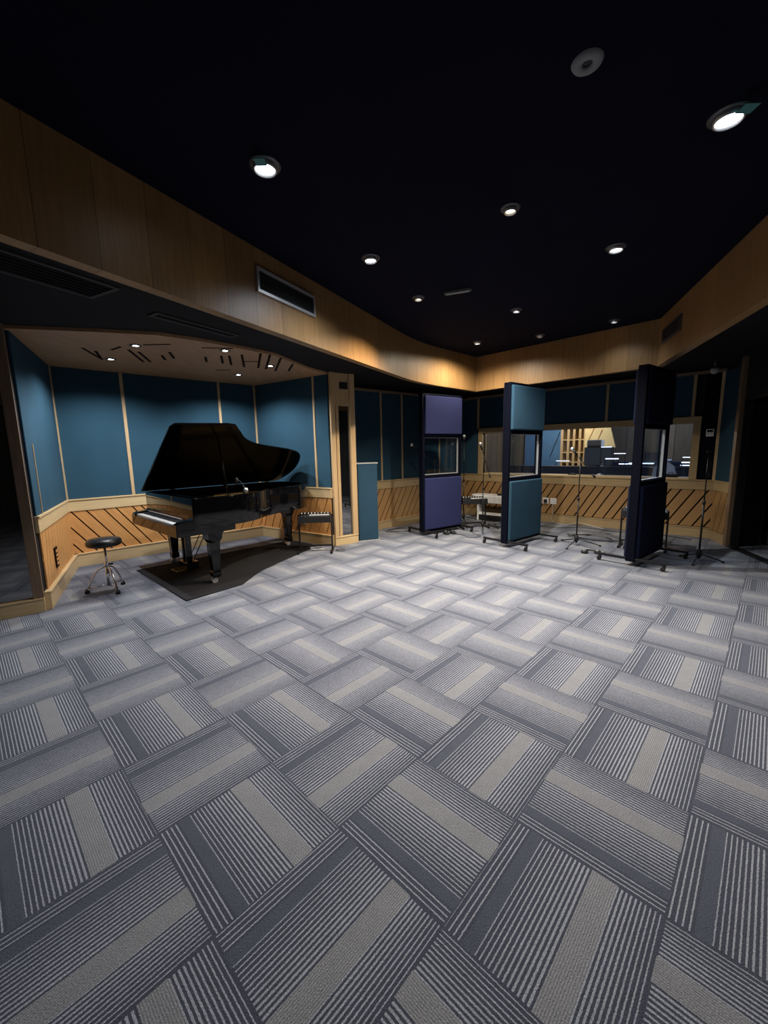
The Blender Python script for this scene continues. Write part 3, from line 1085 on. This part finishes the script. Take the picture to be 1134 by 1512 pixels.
leg(0.38, 0.09)
leg(0.40, 1.40)
leg(2.0, 1.05)
# pedal lyre
m = MB()
m.box((0.30, 0.70, 0.14), (0.37, 0.745, 0.62)).box((0.30, 0.80, 0.14), (0.37, 0.845, 0.62)).box((0.27, 0.645, 0.055), (0.42, 0.90, 0.15)).box((0.29, 0.66, 0.56), (0.40, 0.885, 0.60))
ly = m.build('lyre', M['lacquer'], t, bevel=0.004)
m = MB()
m.cyl((0.38, 0.71, 0.15), (0.62, 0.71, 0.60), 0.006, n=8).cyl((0.38, 0.84, 0.15), (0.62, 0.84, 0.60), 0.006, n=8)
m.build('lyre_brace', M['black_metal'], ly)
for y in (0.70, 0.77, 0.84):
    MB().prism([(0.16, y - 0.014), (0.28, y - 0.007), (0.28, y + 0.007), (0.16, y + 0.014)], 0.055, 0.065).build('pedal', M['brass'], ly, bevel=0.003)

# microphone clipped over the piano rim
mp = thing('piano_microphone', 'small silver-headed microphone on a black arm over the piano rim', 'microphone', (-1.70, 4.93, 1.0), PU)
MB().tube(smoothpath([(0, 0, 0), (0.0, -0.03, 0.05), (-0.02, 0.02, 0.13), (-0.05, 0.05, 0.15)]), 0.006).build('arm', M['black_metal'], mp)
MB().lathe([(0.0, -0.035), (0.016, -0.03), (0.02, 0.0), (0.02, 0.04), (0.012, 0.05)], (-0.05, 0.06, 0.13), 16).build('body', M['black_metal'], mp)
MB().lathe([(0.0, 0.0), (0.022, 0.008), (0.028, 0.03), (0.022, 0.052), (0.0, 0.058)], (0.01, -0.04, 0.0), 16).build('head', M['grid_mic'], mp)
MB().box((-0.02, -0.012, -0.012), (0.02, 0.012, 0.004)).build('clip', M['chrome'], mp)

# dark rug under the piano; curved right side shaped along the piano's shadow
ru = [(-3.20, 5.08), (-2.02, 3.95), (-1.62, 4.43), (-1.57, 4.90), (-1.48, 5.20), (-1.20, 5.92), (-1.05, 6.27), (-1.57, 6.68)]
rp = ru[:2] + [(p.x, p.y) for p in smoothpath([(a, b, 0) for a, b in ru[2:7]], 4)] + ru[7:]
rg_ = thing('floor_rug', 'dark charcoal rug lying under the grand piano', 'rug')
MB().prism(rp, 0.001, 0.007).build('pile', M['rug'], rg_)
m = MB()
for a, b in zip(rp, rp[1:] + rp[:1]):
    m.cyl((a[0], a[1], 0.006), (b[0], b[1], 0.006), 0.006, n=6)
m.build('binding', M['rug'], rg_)

# drum throne
t = thing('drum_throne', 'round black padded drum throne on a chrome tripod by the alcove step', 'stool', (-3.05, 4.33, 0), 0.35)
MB().lathe([(0.0, 0.505), (0.13, 0.505), (0.158, 0.515), (0.168, 0.535), (0.165, 0.565), (0.145, 0.585), (0.0, 0.592)], n=40).build('seat', M['vinyl'], t)
m = MB()
m.cyl((0, 0, 0.06), (0, 0, 0.30), 0.017, n=16).cyl((0, 0, 0.26), (0, 0, 0.505), 0.012, n=16).cyl((0, 0, 0.28), (0, 0, 0.32), 0.024, n=16)
m.build('post', M['chrome'], t)
MB().cyl((0.024, 0, 0.30), (0.06, 0.0, 0.30), 0.010, n=10).build('wing_nut', M['black_metal'], t)
for k in range(3):
    a = math.radians(-55 + 120 * k)
    c, s = math.cos(a), math.sin(a)
    m = MB()
    m.tube(smoothpath([(0.02 * c, 0.02 * s, 0.27), (0.09 * c, 0.09 * s, 0.24), (0.16 * c, 0.16 * s, 0.13), (0.20 * c, 0.20 * s, 0.02)], 5), 0.010)
    m.cyl((0.016 * c, 0.016 * s, 0.07), (0.185 * c, 0.185 * s, 0.055), 0.007, n=8)
    l = m.build('leg', M['chrome'], t)
    MB().lathe([(0.0, 0.0), (0.022, 0.0), (0.024, 0.02), (0.012, 0.045), (0.0, 0.05)], (0.205 * c, 0.205 * s, 0.0), 14).build('rubber_foot', M['rubber'], l)

# ------------------------------------------------------------------ headphone mixer stands
def mixer_stand(label, loc, rot, W=0.48):
    t = thing('mixer_stand', label, 'mixer stand', loc, rot, 'small black headphone mixers on stands')
    h = W / 2
    m = MB()
    m.box((-h, -0.12, 0.45), (h, 0.12, 0.545))
    body = m.build('mixer', M['black'], t, bevel=0.006)
    MB().prism([(-0.11, 0.546), (0.10, 0.575), (0.11, 0.546)], -h + 0.015, h - 0.015, fn=lambda a, b, d: (d, a, b)).build('control_face', M['black_metal'], body)
    MB().box((-h * 0.30, -0.075, 0.553), (h * 0.90, -0.045, 0.562)).build('label_strip', M['white'], body)
    for k in range(9):
        MB().cyl((-h * 0.8 + k * h * 0.2, -0.01, 0.56), (-h * 0.8 + k * h * 0.2, -0.012, 0.585), 0.008, n=10).build('knob', M['alu'], body)
    for s in (-1, 1):
        m = MB()
        m.box((s * h - 0.012, -0.015, 0.04), (s * h + 0.012, 0.015, 0.56))
        m.box((s * h - 0.016, -0.19, 0.0), (s * h + 0.016, 0.19, 0.035))
        m.build('side_frame', M['black_metal'], t, bevel=0.003)
    MB().box((-h, -0.012, 0.08), (h, 0.012, 0.10)).build('cross_bar', M['black_metal'], t)
    return t


mixer_stand('black mixer on a stand beside the tail of the piano, by the narrow glass', (-1.02, 5.93, 0), math.radians(2))
mixer_stand('black mixer on a stand partly behind the violet screen, before the white desk', (1.67, 7.54, 0), math.radians(8))
mixer_stand('black mixer on a stand behind the navy screen at the right', (3.72, 5.73, 0), math.radians(-37), 0.56)
# cable heap under the first stand
def cable(label, pts, r=0.004, mat='cable', cat='cable'):
    o = MB().tube(smoothpath(pts, 6), r, 6).build('cable', M[mat])
    return tag(o, label, cat)


def tangle(label, c, R, n, seed, r=0.0035, mat='cable', sx=1.0, rot=0.0):
    rnd = random.Random(seed)
    pts = []
    a = 0
    for k in range(n):
        a += rnd.uniform(0.9, 1.9)
        q = R * rnd.uniform(0.35, 1.0)
        x, y = q * math.cos(a) * sx, q * math.sin(a)
        x, y = x * math.cos(rot) - y * math.sin(rot), x * math.sin(rot) + y * math.cos(rot)
        pts.append((c[0] + x, c[1] + y, r + 0.001 + (k % 3) * 0.004))
    return cable(label, pts, r, mat)


tangle('small heap of pale cable on the floor under the mixer beside the piano', (-1.02, 6.10), 0.14, 14, 4, 0.004, 'cable_w', 1.3)
tangle('heap of black cable at the foot of the mixer beside the piano', (-0.66, 5.90), 0.09, 8, 9, 0.004)
tangle('tangle of black cable on the floor behind the first microphone stand', (2.22, 7.66), 0.22, 18, 5, 0.0035, 'cable', 1.2, -0.7)
tangle('tangle of black cable on the floor below the window, behind the middle stand', (3.35, 6.45), 0.28, 18, 6, 0.0035, 'cable', 1.9, -0.72)
tangle('loose black cable on the floor left of the violet screen', (0.30, 7.35), 0.25, 10, 8, 0.004, 'cable', 1.4, 0.6)
tangle('black cable on the floor around the mixer behind the navy screen', (4.15, 6.12), 0.22, 12, 10, 0.004, 'cable', 1.4, -0.7)
cable('long black cable lying along the baseboard below the window', [(2.7, 7.9, 0.006), (3.1, 7.35, 0.006), (3.6, 7.25, 0.006), (4.0, 6.85, 0.006), (4.5, 6.55, 0.006), (4.75, 6.15, 0.006)], 0.006)
cable('black cable trailing from the violet screen towards the microphone stand', [(1.22, 6.95, 0.005), (1.36, 6.80, 0.005), (1.42, 6.62, 0.005), (1.62, 6.72, 0.005), (1.55, 7.0, 0.005), (1.7, 7.2, 0.005)], 0.004)

# ------------------------------------------------------------------ acoustic screens
def screen(label, corner, deg, fab, Wd=0.90):
    a = math.radians(deg)
    t = thing('acoustic_screen', label, 'acoustic screen', (corner[0], corner[1], 0), a, 'tall wheeled acoustic screens')
    T = 0.10
    P_ = 0.045
    m = MB()
    m.box((0, 0, 0.06), (P_, T, 2.38)).box((Wd - P_, 0, 0.06), (Wd, T, 2.38))
    m.box((P_, 0, 2.345), (Wd - P_, T, 2.38)).box((P_, 0, 0.06), (Wd - P_, T, 0.10))
    m.box((P_, 0.0, 1.665), (Wd - P_, T, 1.72)).box((P_, 0.0, 0.985), (Wd - P_, T, 1.04))
    fr = m.build('frame', M['frame_dark'], t, bevel=0.004)
    for z0_, z1 in ((1.72, 2.345), (0.10, 0.985)):
        MB().box((P_ * 0.8, -0.035, z0_), (Wd - 0.01, T + 0.035, z1)).build('padded_panel', fab, t, bevel=0.018, seg=3)
    MB().box((P_, 0.045, 1.04), (Wd - P_, 0.053, 1.665)).build('pane', M['glass'], t)
    m = MB()
    m.box((P_, 0.032, 1.04), (Wd - P_, 0.062, 1.052)).box((Wd - P_ - 0.012, 0.032, 1.052), (Wd - P_, 0.062, 1.665)).box((P_, 0.032, 1.657), (Wd - P_ - 0.012, 0.062, 1.665))
    m.build('pane_trim', M['silver_trim'], t)
    for x in (P_ / 2 + 0.01, Wd - P_ / 2 - 0.01):
        m = MB()
        m.box((x - 0.018, -0.33, 0.075), (x + 0.018, T + 0.33, 0.105))
        f = m.build('foot', M['black_metal'], t, bevel=0.003)
        for y in (-0.31, T + 0.31):
            m = MB()
            m.cyl((x, y, 0.075), (x, y, 0.05), 0.008, n=8)
            m.box((x - 0.016, y - 0.012, 0.03), (x - 0.012, y + 0.02, 0.066)).box((x + 0.012, y - 0.012, 0.03), (x + 0.016, y + 0.02, 0.066))
            m.cyl((x - 0.010, y + 0.012, 0.026), (x + 0.010, y + 0.012, 0.026), 0.025, n=16)
            m.build('caster', M['rubber'], f)
    return t


screen('tall screen with violet-blue padding and a window, leftmost of three', (0.665, 6.84), 35, M['gobo_blue'])
screen('tall screen with teal padding and a window, in the middle of three', (1.80, 5.88), 39, M['gobo_teal'])
screen('tall dark navy screen with a window, rightmost of three', (3.03, 4.80), 39, M['gobo_navy'])
# low teal baffle leaning at the pier
t = thing('low_baffle', 'narrow teal fabric baffle standing on the floor beside the narrow glass', 'acoustic panel', (-0.42, 6.50, 0), math.radians(20))
MB().box((0.01, 0.0, 0.015), (0.345, 0.12, 1.265)).build('padding', M['gobo_teal'], t, bevel=0.012, seg=3)
MB().box((0.0, -0.003, 1.262), (0.355, 0.124, 1.28)).build('top_cap', M['silver_trim'], t)
MB().box((0.0, -0.003, 0.0), (0.355, 0.124, 0.015)).build('base_strip', M['silver_trim'], t)
MB().box((-0.004, 0.01, 0.015), (0.012, 0.118, 1.262)).build('side_board', M['frame_dark'], t)

# ------------------------------------------------------------------ microphone stands
def mic_stand(label, loc, rot, h, boom, legr=0.33, mic=True, rise=None):
    t = thing('microphone_stand', label, 'microphone stand', (loc[0], loc[1], 0), rot)
    m = MB()
    m.cyl((0, 0, 0.04), (0, 0, h * 0.55), 0.011, n=10).cyl((0, 0, h * 0.5), (0, 0, h), 0.007, n=10)
    m.build('pole', M['black_metal'], t)
    MB().cyl((0, 0, h * 0.53), (0, 0, h * 0.56), 0.018, n=12).build('clutch', M['black'], t)
    MB().lathe([(0.014, 0.16), (0.028, 0.14), (0.03, 0.08), (0.014, 0.05)], n=14).build('leg_hub', M['black'], t)
    for k in range(3):
        a = 2 * PI * k / 3
        c, s = math.cos(a), math.sin(a)
        l = MB().cyl((0.02 * c, 0.02 * s, 0.10), (legr * c, legr * s, 0.014), 0.007, n=8).build('leg', M['black_metal'], t)
        MB().cyl((legr * 0.93 * c, legr * 0.93 * s, 0.016), (legr * 1.03 * c, legr * 1.03 * s, 0.012), 0.011, n=10).build('rubber_foot', M['rubber'], l)
    b = MB()
    p0, p1 = Vector(boom[0]), Vector(boom[1])
    b.cyl(p0, p1, 0.006, n=8)
    b = b.build('boom_arm', M['black_metal'], t)
    MB().cyl((0, -0.02, h), (0, 0.02, h), 0.02, n=14).build('boom_joint', M['black'], t)
    if p0.z < h - 0.05:
        MB().cyl(p0, p0 + (p1 - p0).normalized() * 0.06, 0.014, n=12).build('counterweight', M['black'], b)
    if mic:
        d = (p1 - p0).normalized()
        mm = MB().cyl(p1 - d * 0.02, p1 + d * 0.07, 0.014, 0.019, n=12).build('microphone', M['black_metal'], t)
        MB().lathe([(0.0, -0.03), (0.022, -0.024), (0.03, 0.0), (0.024, 0.026), (0.0, 0.034)], (p1 + d * 0.09)[:], 16).build('mic_head', M['grid_mic'], mm)
    return t


mic_stand('straight black microphone stand left of the teal screen, boom hanging down', (1.78, 7.24), 0.3, 1.40, ((0.14, 0.0, 0.95), (-0.04, 0, 1.46)))
mic_stand('black microphone stand standing before the window between teal and navy screens', (2.87, 5.95), -0.3, 1.30, ((0.20, -0.03, 1.02), (-0.06, 0.0, 1.36)))
mic_stand('tall dark microphone stand beside the navy screen near the black doorway', (3.96, 4.98), -0.35, 1.38, ((0.03, 0.0, 1.06), (0.02, 0, 1.45)), 0.26, False)
mic_stand('microphone stand half hidden behind the violet screen, boom reaching left', (0.95, 7.55), 0.1, 1.26, ((0.20, 0.0, 1.05), (-0.36, -0.05, 1.50)))
mic_stand('thin microphone stand between the violet screen and the far corner', (1.62, 8.2), 0.5, 1.55, ((0.0, 0.02, 1.2), (0.0, 0.0, 1.62)))

# headphones on the floor
t = thing('headphones', 'black headphones lying on the carpet before the middle microphone stand', 'headphones', (2.86, 5.50, 0), -0.2)
pts = [(0.085 * math.cos(a), 0.075 * math.sin(a) + 0.02, 0.022) for a in [PI * k / 12 for k in range(13)]]
MB().tube(pts, 0.011).build('headband', M['black'], t)
for s in (-1, 1):
    e_ = MB().lathe([(0.0, 0.0), (0.04, 0.0), (0.045, 0.012), (0.042, 0.035), (0.02, 0.045), (0.0, 0.046)], (s * 0.085, -0.02, 0.002), 20).build('ear_cup', M['black'], t)
    MB().lathe([(0.014, 0.0), (0.026, 0.0), (0.026, 0.004), (0.014, 0.004)], (s * 0.085, -0.02, 0.047), 20).build('cup_ring', M['alu'], e_)
cable('black headphone lead curling on the carpet', [(2.93, 5.47, 0.004), (3.05, 5.5, 0.004), (3.1, 5.62, 0.004), (3.0, 5.75, 0.004), (2.95, 5.95, 0.004)], 0.003)
# small black pedal boxes by the violet screen
for lab, x, y in (('small black foot pedal on the floor, right one by the violet screen', 1.20, 6.98), ('small black foot pedal on the floor, left one by the violet screen', 1.08, 6.95)):
    t = thing('foot_pedal', lab, 'pedal', (x, y, 0), 0.4)
    MB().prism([(-0.06, 0.0), (0.06, 0.0), (0.055, 0.055), (-0.05, 0.03)], -0.035, 0.035, fn=lambda a, b, d: (d, a, b)).build('body', M['black'], t, bevel=0.003)
    MB().cyl((0, 0.02, 0.045), (0, 0.018, 0.062), 0.010, n=10).build('switch', M['alu'], t)

# white desk under the window at the left
t = thing('white_desk', 'low white desk with rounded end standing under the window', 'desk', (1.95, 8.62, 0), math.atan2(-0.6726, 0.740))
top = [(0.0, -0.26)] + [(1.55, -0.26), (1.55, 0.16), (0.0, 0.16)]
tp = [(0.12 - 0.12 * math.cos(a) if a < PI / 2 else 0, 0) for a in ()]
rounded = [(0.16 + 0.18 * math.cos(PI * 1.5 - PI * k / 10), -0.05 + 0.21 * math.sin(PI * 1.5 - PI * k / 10)) for k in range(11)]
MB().prism(rounded + [(0.95, 0.16), (0.95, -0.26)], 0.37, 0.52).build('top', M['white'], t, bevel=0.012)
for x in (0.16, 0.88):
    MB().box((x, -0.20, 0.0), (x + 0.035, 0.12, 0.37)).build('leg', M['white'], t, bevel=0.003)
MB().box((0.19, -0.18, 0.115), (0.88, -0.14, 0.165)).build('foot_rail', M['white'], t)
MB().box((0.19, -0.19, 0.0), (0.88, -0.05, 0.10)).build('pedal_box', M['black'], t)
t = thing('desk_device', 'small black device lying on the white desk top', 'device', (2.42, 8.12, 0.52), -0.7)
MB().box((-0.13, -0.05, 0), (0.13, 0.05, 0.035)).build('body', M['black'], t, bevel=0.008)
MB().cyl((0.05, -0.01, 0.035), (0.05, -0.01, 0.055), 0.016, n=12).build('knob', M['black_metal'], t)

# ------------------------------------------------------------------ sockets and switches
def plate(name, label, cat, p, ang, z0_, w_, h_, plug=False, mat='sock_white', off=0.03):
    t = thing(name, label, cat, (p[0], p[1], z0_), ang)
    MB().box((-w_ / 2, -off, 0), (w_ / 2, -off + 0.012, h_)).build('plate', M[mat], t, bevel=0.003)
    m = MB()
    for dx, dz in ((0, 0.72), (-0.22, 0.35), (0.22, 0.35)):
        m.box((dx * w_ - 0.004, -off - 0.001, dz * h_ - 0.008), (dx * w_ + 0.004, -off + 0.002, dz * h_ + 0.008))
    m.build('pin_holes', M['black'], t)
    if plug:
        MB().box((-0.028, -off - 0.045, h_ * 0.2), (0.028, -off, h_ * 0.75)).build('plug', M['black'], t, bevel=0.008)
    return t


wb = lambda s, y=0: (WB + we * s + wn_ * y)
q = wb(1.50)
plate('power_socket', 'white power socket with a black plug below the window, left of the pair', 'socket', q[:], rb, 0.36, 0.12, 0.12, True)
q = wb(1.65)
plate('power_socket', 'white power socket with a white lead below the window, right of the pair', 'socket', q[:], rb, 0.36, 0.12, 0.12)
a_ = Vector(A3)
d_ = (Vector(A4) - a_).normalized()
q = a_ + d_ * 1.02
plate('power_socket', 'grey power socket with a black plug low on the alcove wall by the piano tail', 'socket', q[:], math.atan2(d_.y, d_.x), 0.29, 0.11, 0.12, True, 'grey_pl')
q = wb(3.955)
t = plate('wall_switch', 'white switch plate on the dark panel right of the window frame', 'switch', q[:], rb, 1.58, 0.095, 0.11, False, 'white', 0.038)
MB().box((-0.035, -0.042, 0.062), (0.035, -0.038, 0.098)).build('display', M['black'], t)
q0, q1 = wb(1.65, -0.05), wb(1.66, -0.06)
cable('white power lead hanging from the socket to the floor', [(q0.x, q0.y, 0.36), (q1.x, q1.y, 0.2), (q1.x + 0.0, q1.y - 0.02, 0.03), (q1.x + 0.15, q1.y - 0.3, 0.012), (q1.x + 0.35, q1.y - 0.35, 0.05), (q1.x + 0.6, q1.y - 0.75, 0.008)], 0.005, 'cable_w')
# black wall box beside teal screen
t = thing('wall_box', 'small black connection box on the wall behind the teal screen edge', 'wall box', (wb(1.27)).to_3d()[:], rb)
MB().box((-0.05, -0.09, 0.32), (0.07, -0.02, 0.54)).build('body', M['black'], t, bevel=0.006)
MB().cyl((0.01, -0.09, 0.40), (0.01, -0.11, 0.40), 0.012, n=12).build('connector', M['alu'], t)
# black tie line box on the left alcove wall
d_ = (Vector(A2) - Vector(A1)).normalized()
q = Vector(A1) + d_ * 0.62
t = thing('wall_grille', 'small brown slotted box on the short left alcove wall', 'wall box', (q.x, q.y, 0.28), math.atan2(d_.y, d_.x))
MB().box((-0.06, -0.032, 0), (0.06, -0.018, 0.22)).build('body', M['groove'], t, bevel=0.004)
m = MB()
for k in range(4):
    m.box((-0.045, -0.036, 0.03 + k * 0.045), (0.045, -0.031, 0.055 + k * 0.045))
m.build('slots', M['plank'], t)

# stand foot and case at the right edge
t = thing('floor_case', 'dark low equipment case on the floor inside the dark doorway', 'case', (5.75, 5.75, 0), 0.3)
MB().box((-0.25, -0.2, 0), (0.25, 0.2, 0.24)).build('body', M['can'], t, bevel=0.02)
MB().box((-0.1, -0.215, 0.14), (0.1, -0.2, 0.16)).build('handle', M['black_metal'], t)

# ------------------------------------------------------------------ control room
RC = math.atan2(we.y, we.x)


def cw(s, d, z=0):
    v = WB + we * s + wn_ * d
    return (v.x, v.y, z)


def cbox(name, s0, s1, d0, d1, z0_, z1, mat, kind=None, parent=None, bevel=0):
    o = MB().box((s0, d0, z0_), (s1, d1, z1)).build(name, M[mat], loc=cw(0, 0), rot=RC, kind=kind, bevel=bevel)
    return o


cbox('wall_control_back', -1.2, 4.3, 3.3, 3.4, 0, H_LOW, 'ctl_wall', 'structure')
cbox('wall_control_left', -1.2, -1.1, 0.12, 3.3, 0, H_LOW, 'ctl_wall', 'structure')
cbox('wall_control_right', 4.22, 4.3, 0.12, 3.3, 0, H_LOW, 'ctl_wall', 'structure')
pan = thing('blue_wall_panel', 'bright blue fabric panel on the far control room wall', 'wall panel', cw(-0.35, 3.22), RC)
MB().box((0, 0, 0.9), (1.02, 0.06, 2.3)).build('fabric', M['ctl_blue'], pan, bevel=0.01)
MB().cyl((0.72, -0.02, 1.2), (0.95, -0.02, 1.85), 0.008, n=8).build('rod', M['black'], pan)
cab = thing('slatted_shelf', 'pale wooden slatted shelf against the far control room wall', 'shelf', cw(0.70, 3.0), RC)
m = MB()
for x in (0, 0.16, 0.30, 0.44, 0.56):
    m.box((x, 0, 0.0), (x + 0.06, 0.28, 1.95))
m.build('uprights', M['dado'], cab)
m = MB()
for z in (0.3, 0.7, 1.05, 1.30, 1.62, 1.9):
    m.box((0, 0.005, z), (0.62, 0.275, z + 0.03))
m.build('shelves', M['dado'], cab)
MB().box((0, 0.27, 0), (0.62, 0.29, 1.95)).build('back', M['groove'], cab)
cr = thing('cream_reflector', 'large cream angled ceiling panel glowing warmly in the control room', 'wall panel', cw(1.36, 2.75), RC)
MB().prism([(0, 1.42), (0.68, 1.42), (0.50, 2.1), (0.0, 2.1)], 0, 0.06, fn=lambda a, b, d: (a, d, b)).build('panel', M['cream'], cr)
m = MB()
m.cyl((0.05, -0.01, 1.5), (0.20, -0.01, 1.9), 0.006, n=6).cyl((0.25, -0.01, 1.5), (0.38, -0.01, 1.85), 0.006, n=6)
m.build('ribs', M['plank'], cr)
dk = thing('mixing_desk', 'long dark blue mixing desk behind the control room window', 'mixing desk', cw(0.25, 0.95), RC)
MB().prism([(0, 0), (0, 1.06), (0.05, 1.06), (0.06, 1.0), (0.8, 1.0), (0.8, 0.72), (0.12, 0.70), (0.12, 0)], 0, 3.55, fn=lambda a, b, d: (d, a, b)).build('body', M['desk'], dk, bevel=0.01)
m = MB()
rnd = random.Random(2)
for k in range(26):
    x = 0.1 + k * 0.132
    m.cyl((x, 0.12, 1.0), (x, 0.12, 1.025), 0.012, n=8)
    m.cyl((x + 0.05, 0.22, 1.0), (x + 0.05, 0.22, 1.02), 0.012, n=8)
m.build('knobs', M['alu'], dk)


def monitor(label, s, d, z0_, w_, h_, mat='screen', ang=0.0):
    t = thing('monitor', label, 'monitor', cw(s, d, z0_), RC + ang)
    MB().box((-w_ / 2, 0, 0.06), (w_ / 2, 0.03, 0.06 + h_)).build('housing', M['black'], t, bevel=0.004)
    MB().box((-w_ / 2 + 0.008, -0.002, 0.068), (w_ / 2 - 0.008, 0.001, 0.052 + h_)).build('screen', M[mat], t)
    m = MB()
    m.box((-0.02, 0.01, 0.0), (0.02, 0.025, 0.08)).box((-0.09, -0.04, 0.0), (0.09, 0.08, 0.012))
    m.build('stand', M['black'], t)


monitor('large dark monitor beyond the glass, behind the middle microphone stand', 2.05, 1.35, 1.001, 0.56, 0.38)
monitor('smaller dark monitor standing right behind the navy screen glass', 3.05, 1.40, 1.001, 0.34, 0.26)
t = thing('desk_speaker', 'pale grey rounded speaker top behind the large monitor', 'speaker', cw(1.92, 1.48, 1.001), RC)
MB().box((-0.15, 0, 0), (0.15, 0.22, 0.60)).build('cabinet', M['white'], t, bevel=0.03, seg=4)
MB().box((-0.12, -0.004, 0.1), (0.12, 0.0, 0.48)).build('grille', M['grey_pl'], t)
sh = thing('equipment_rack', 'dark equipment rack with glowing strips behind the mixing desk', 'rack', cw(2.15, 2.0), RC)
MB().box((0, 0, 0), (1.7, 0.4, 1.12)).build('cabinet', M['desk'], sh, bevel=0.005)
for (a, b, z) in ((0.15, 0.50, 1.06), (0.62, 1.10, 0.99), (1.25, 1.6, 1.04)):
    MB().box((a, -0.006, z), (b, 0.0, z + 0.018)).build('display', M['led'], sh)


def glow_bar(label, s0, s1, d, z, mat='led', th=0.014):  # glowing bars added for bright lines, likely reflections on equipment
    t = thing('strip_lamp', label, 'lamp', cw(s0, d, z), RC)  # stands in for a bright line, likely a reflection, not a lamp
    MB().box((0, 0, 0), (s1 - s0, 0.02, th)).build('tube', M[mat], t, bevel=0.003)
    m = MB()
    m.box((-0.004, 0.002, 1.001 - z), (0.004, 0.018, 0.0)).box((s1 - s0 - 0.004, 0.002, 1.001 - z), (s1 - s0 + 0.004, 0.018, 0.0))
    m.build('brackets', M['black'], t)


glow_bar('short white strip lamp at the top right of the large monitor', 2.12, 2.32, 1.24, 1.435)
glow_bar('white strip lamp just right of the large monitor, upper of two', 2.35, 2.56, 1.3, 1.30)
glow_bar('white strip lamp just right of the large monitor, lower of two', 2.23, 2.47, 1.17, 1.195, 'led', 0.02)
glow_bar('long white strip lamp seen across the navy screen post', 2.66, 3.08, 1.15, 1.105, 'led', 0.022)
glow_bar('white strip lamp at the left end of the mixing desk', 1.27, 1.55, 1.1, 1.155)
glow_bar('white strip lamp at the right end of the window, upper of two', 3.50, 3.68, 1.3, 1.22)
glow_bar('pale strip lamp at the right end of the window, lower of two', 3.50, 3.68, 1.2, 1.125, 'led', 0.022)
glow_bar('faint bluish strip lamp right of the navy screen, behind the glass', 3.12, 3.34, 1.25, 1.175, 'blueled')
t = thing('desk_chair', 'desk chair with a pale blue curved back beyond the glass, right side', 'chair', cw(3.36, 0.42), RC)
MB().box((-0.22, 0.0, 0.45), (0.22, 0.4, 0.53)).build('seat', M['black'], t, bevel=0.02)
# (chair stands in the knee space between window and desk)
bk = [(-0.16, 0.80), (0.16, 0.80), (0.18, 0.95), (0.14, 1.10), (0.05, 1.17), (-0.08, 1.16), (-0.16, 1.08), (-0.18, 0.95)]
MB().prism(bk, -0.05, -0.02, fn=lambda a, b, d: (a, d, b)).build('backrest', M['pale_blue'], t, bevel=0.008)
MB().box((-0.02, -0.045, 0.48), (0.02, -0.02, 0.82)).build('back_post', M['black'], t)
MB().cyl((0, 0.15, 0.06), (0, 0.15, 0.46), 0.025, n=12).build('pedestal', M['black'], t)
m = MB()
for k in range(5):
    a = 2 * PI * k / 5
    m.box((0, -0.02, 0.03), (0.24, 0.02, 0.06), Matrix.Translation((0, 0.15, 0)) @ Matrix.Rotation(a, 4, 'Z'))
m.build('base', M['black'], t)
# things on the sill
t = thing('paper_pad', 'white crumpled paper pad on the window sill right of the middle stand', 'paper', cw(2.40, 0.14, 0.932), RC)
MB().prism([(-0.07, -0.04), (0.07, -0.05), (0.06, 0.05), (-0.05, 0.045)], 0, 0.012).build('sheets', M['white'], t)
MB().prism([(-0.03, -0.03), (0.02, -0.035), (0.03, 0.02), (-0.02, 0.03)], 0.012, 0.034).build('crumpled_note', M['white'], t, bevel=0.006)
t = thing('small_device', 'small black device on the window sill left of the middle stand', 'device', cw(1.92, 0.14, 0.932), RC)
MB().box((-0.07, -0.03, 0), (0.07, 0.03, 0.025)).build('body', M['black'], t, bevel=0.006)
MB().box((-0.03, -0.015, 0.025), (0.03, 0.015, 0.029)).build('keys', M['grey_pl'], t)
t = thing('black_bag', 'black bag lying on the window sill right of the navy screen', 'bag', cw(3.48, 0.17, 0.932), RC)
MB().box((-0.11, -0.05, 0), (0.11, 0.06, 0.05)).build('body', M['black'], t, bevel=0.02, seg=3)
MB().tube(smoothpath([(-0.05, 0, 0.045), (-0.02, 0, 0.075), (0.02, 0, 0.075), (0.05, 0, 0.045)]), 0.005).build('handle', M['black'], t)
t = tag(MB().prism([(-0.07, -0.05), (0.06, -0.05), (0.07, 0.05), (-0.06, 0.05)], 0, 0.01).build('papers', M['white'], loc=cw(3.66, 0.12, 0.932), rot=RC), 'flat white papers at the right end of the window sill', 'paper')

for i, (s, d, z, wt, col, r) in enumerate(CONTROL_LIGHTS):
    lab = ('warm pendant lamp in the left of the control room', 'cool pendant lamp in the right of the control room', 'cool pendant lamp near the blue panel of the control room')[i]
    t = thing('pendant_lamp', lab, 'lamp', cw(s, d, z))  # unseen lamps added to brighten the control room
    MB().cyl((0, 0, 0.05), (0, 0, H_LOW - z), 0.005, n=6).build('cord', M['black'], t)
    MB().lathe([(0.02, 0.06), (0.12, -0.02), (0.115, -0.02), (0.015, 0.055)], n=24).build('shade', M['can'], t)
    ld = bpy.data.lights.new('bulb', 'POINT')
    ld.energy = wt
    ld.color = col
    ld.shadow_soft_size = 0.05
    lo = bpy.data.objects.new('bulb', ld)
    C.objects.link(lo)
    lo.parent = t
    lo.location = (0, 0, -0.06)
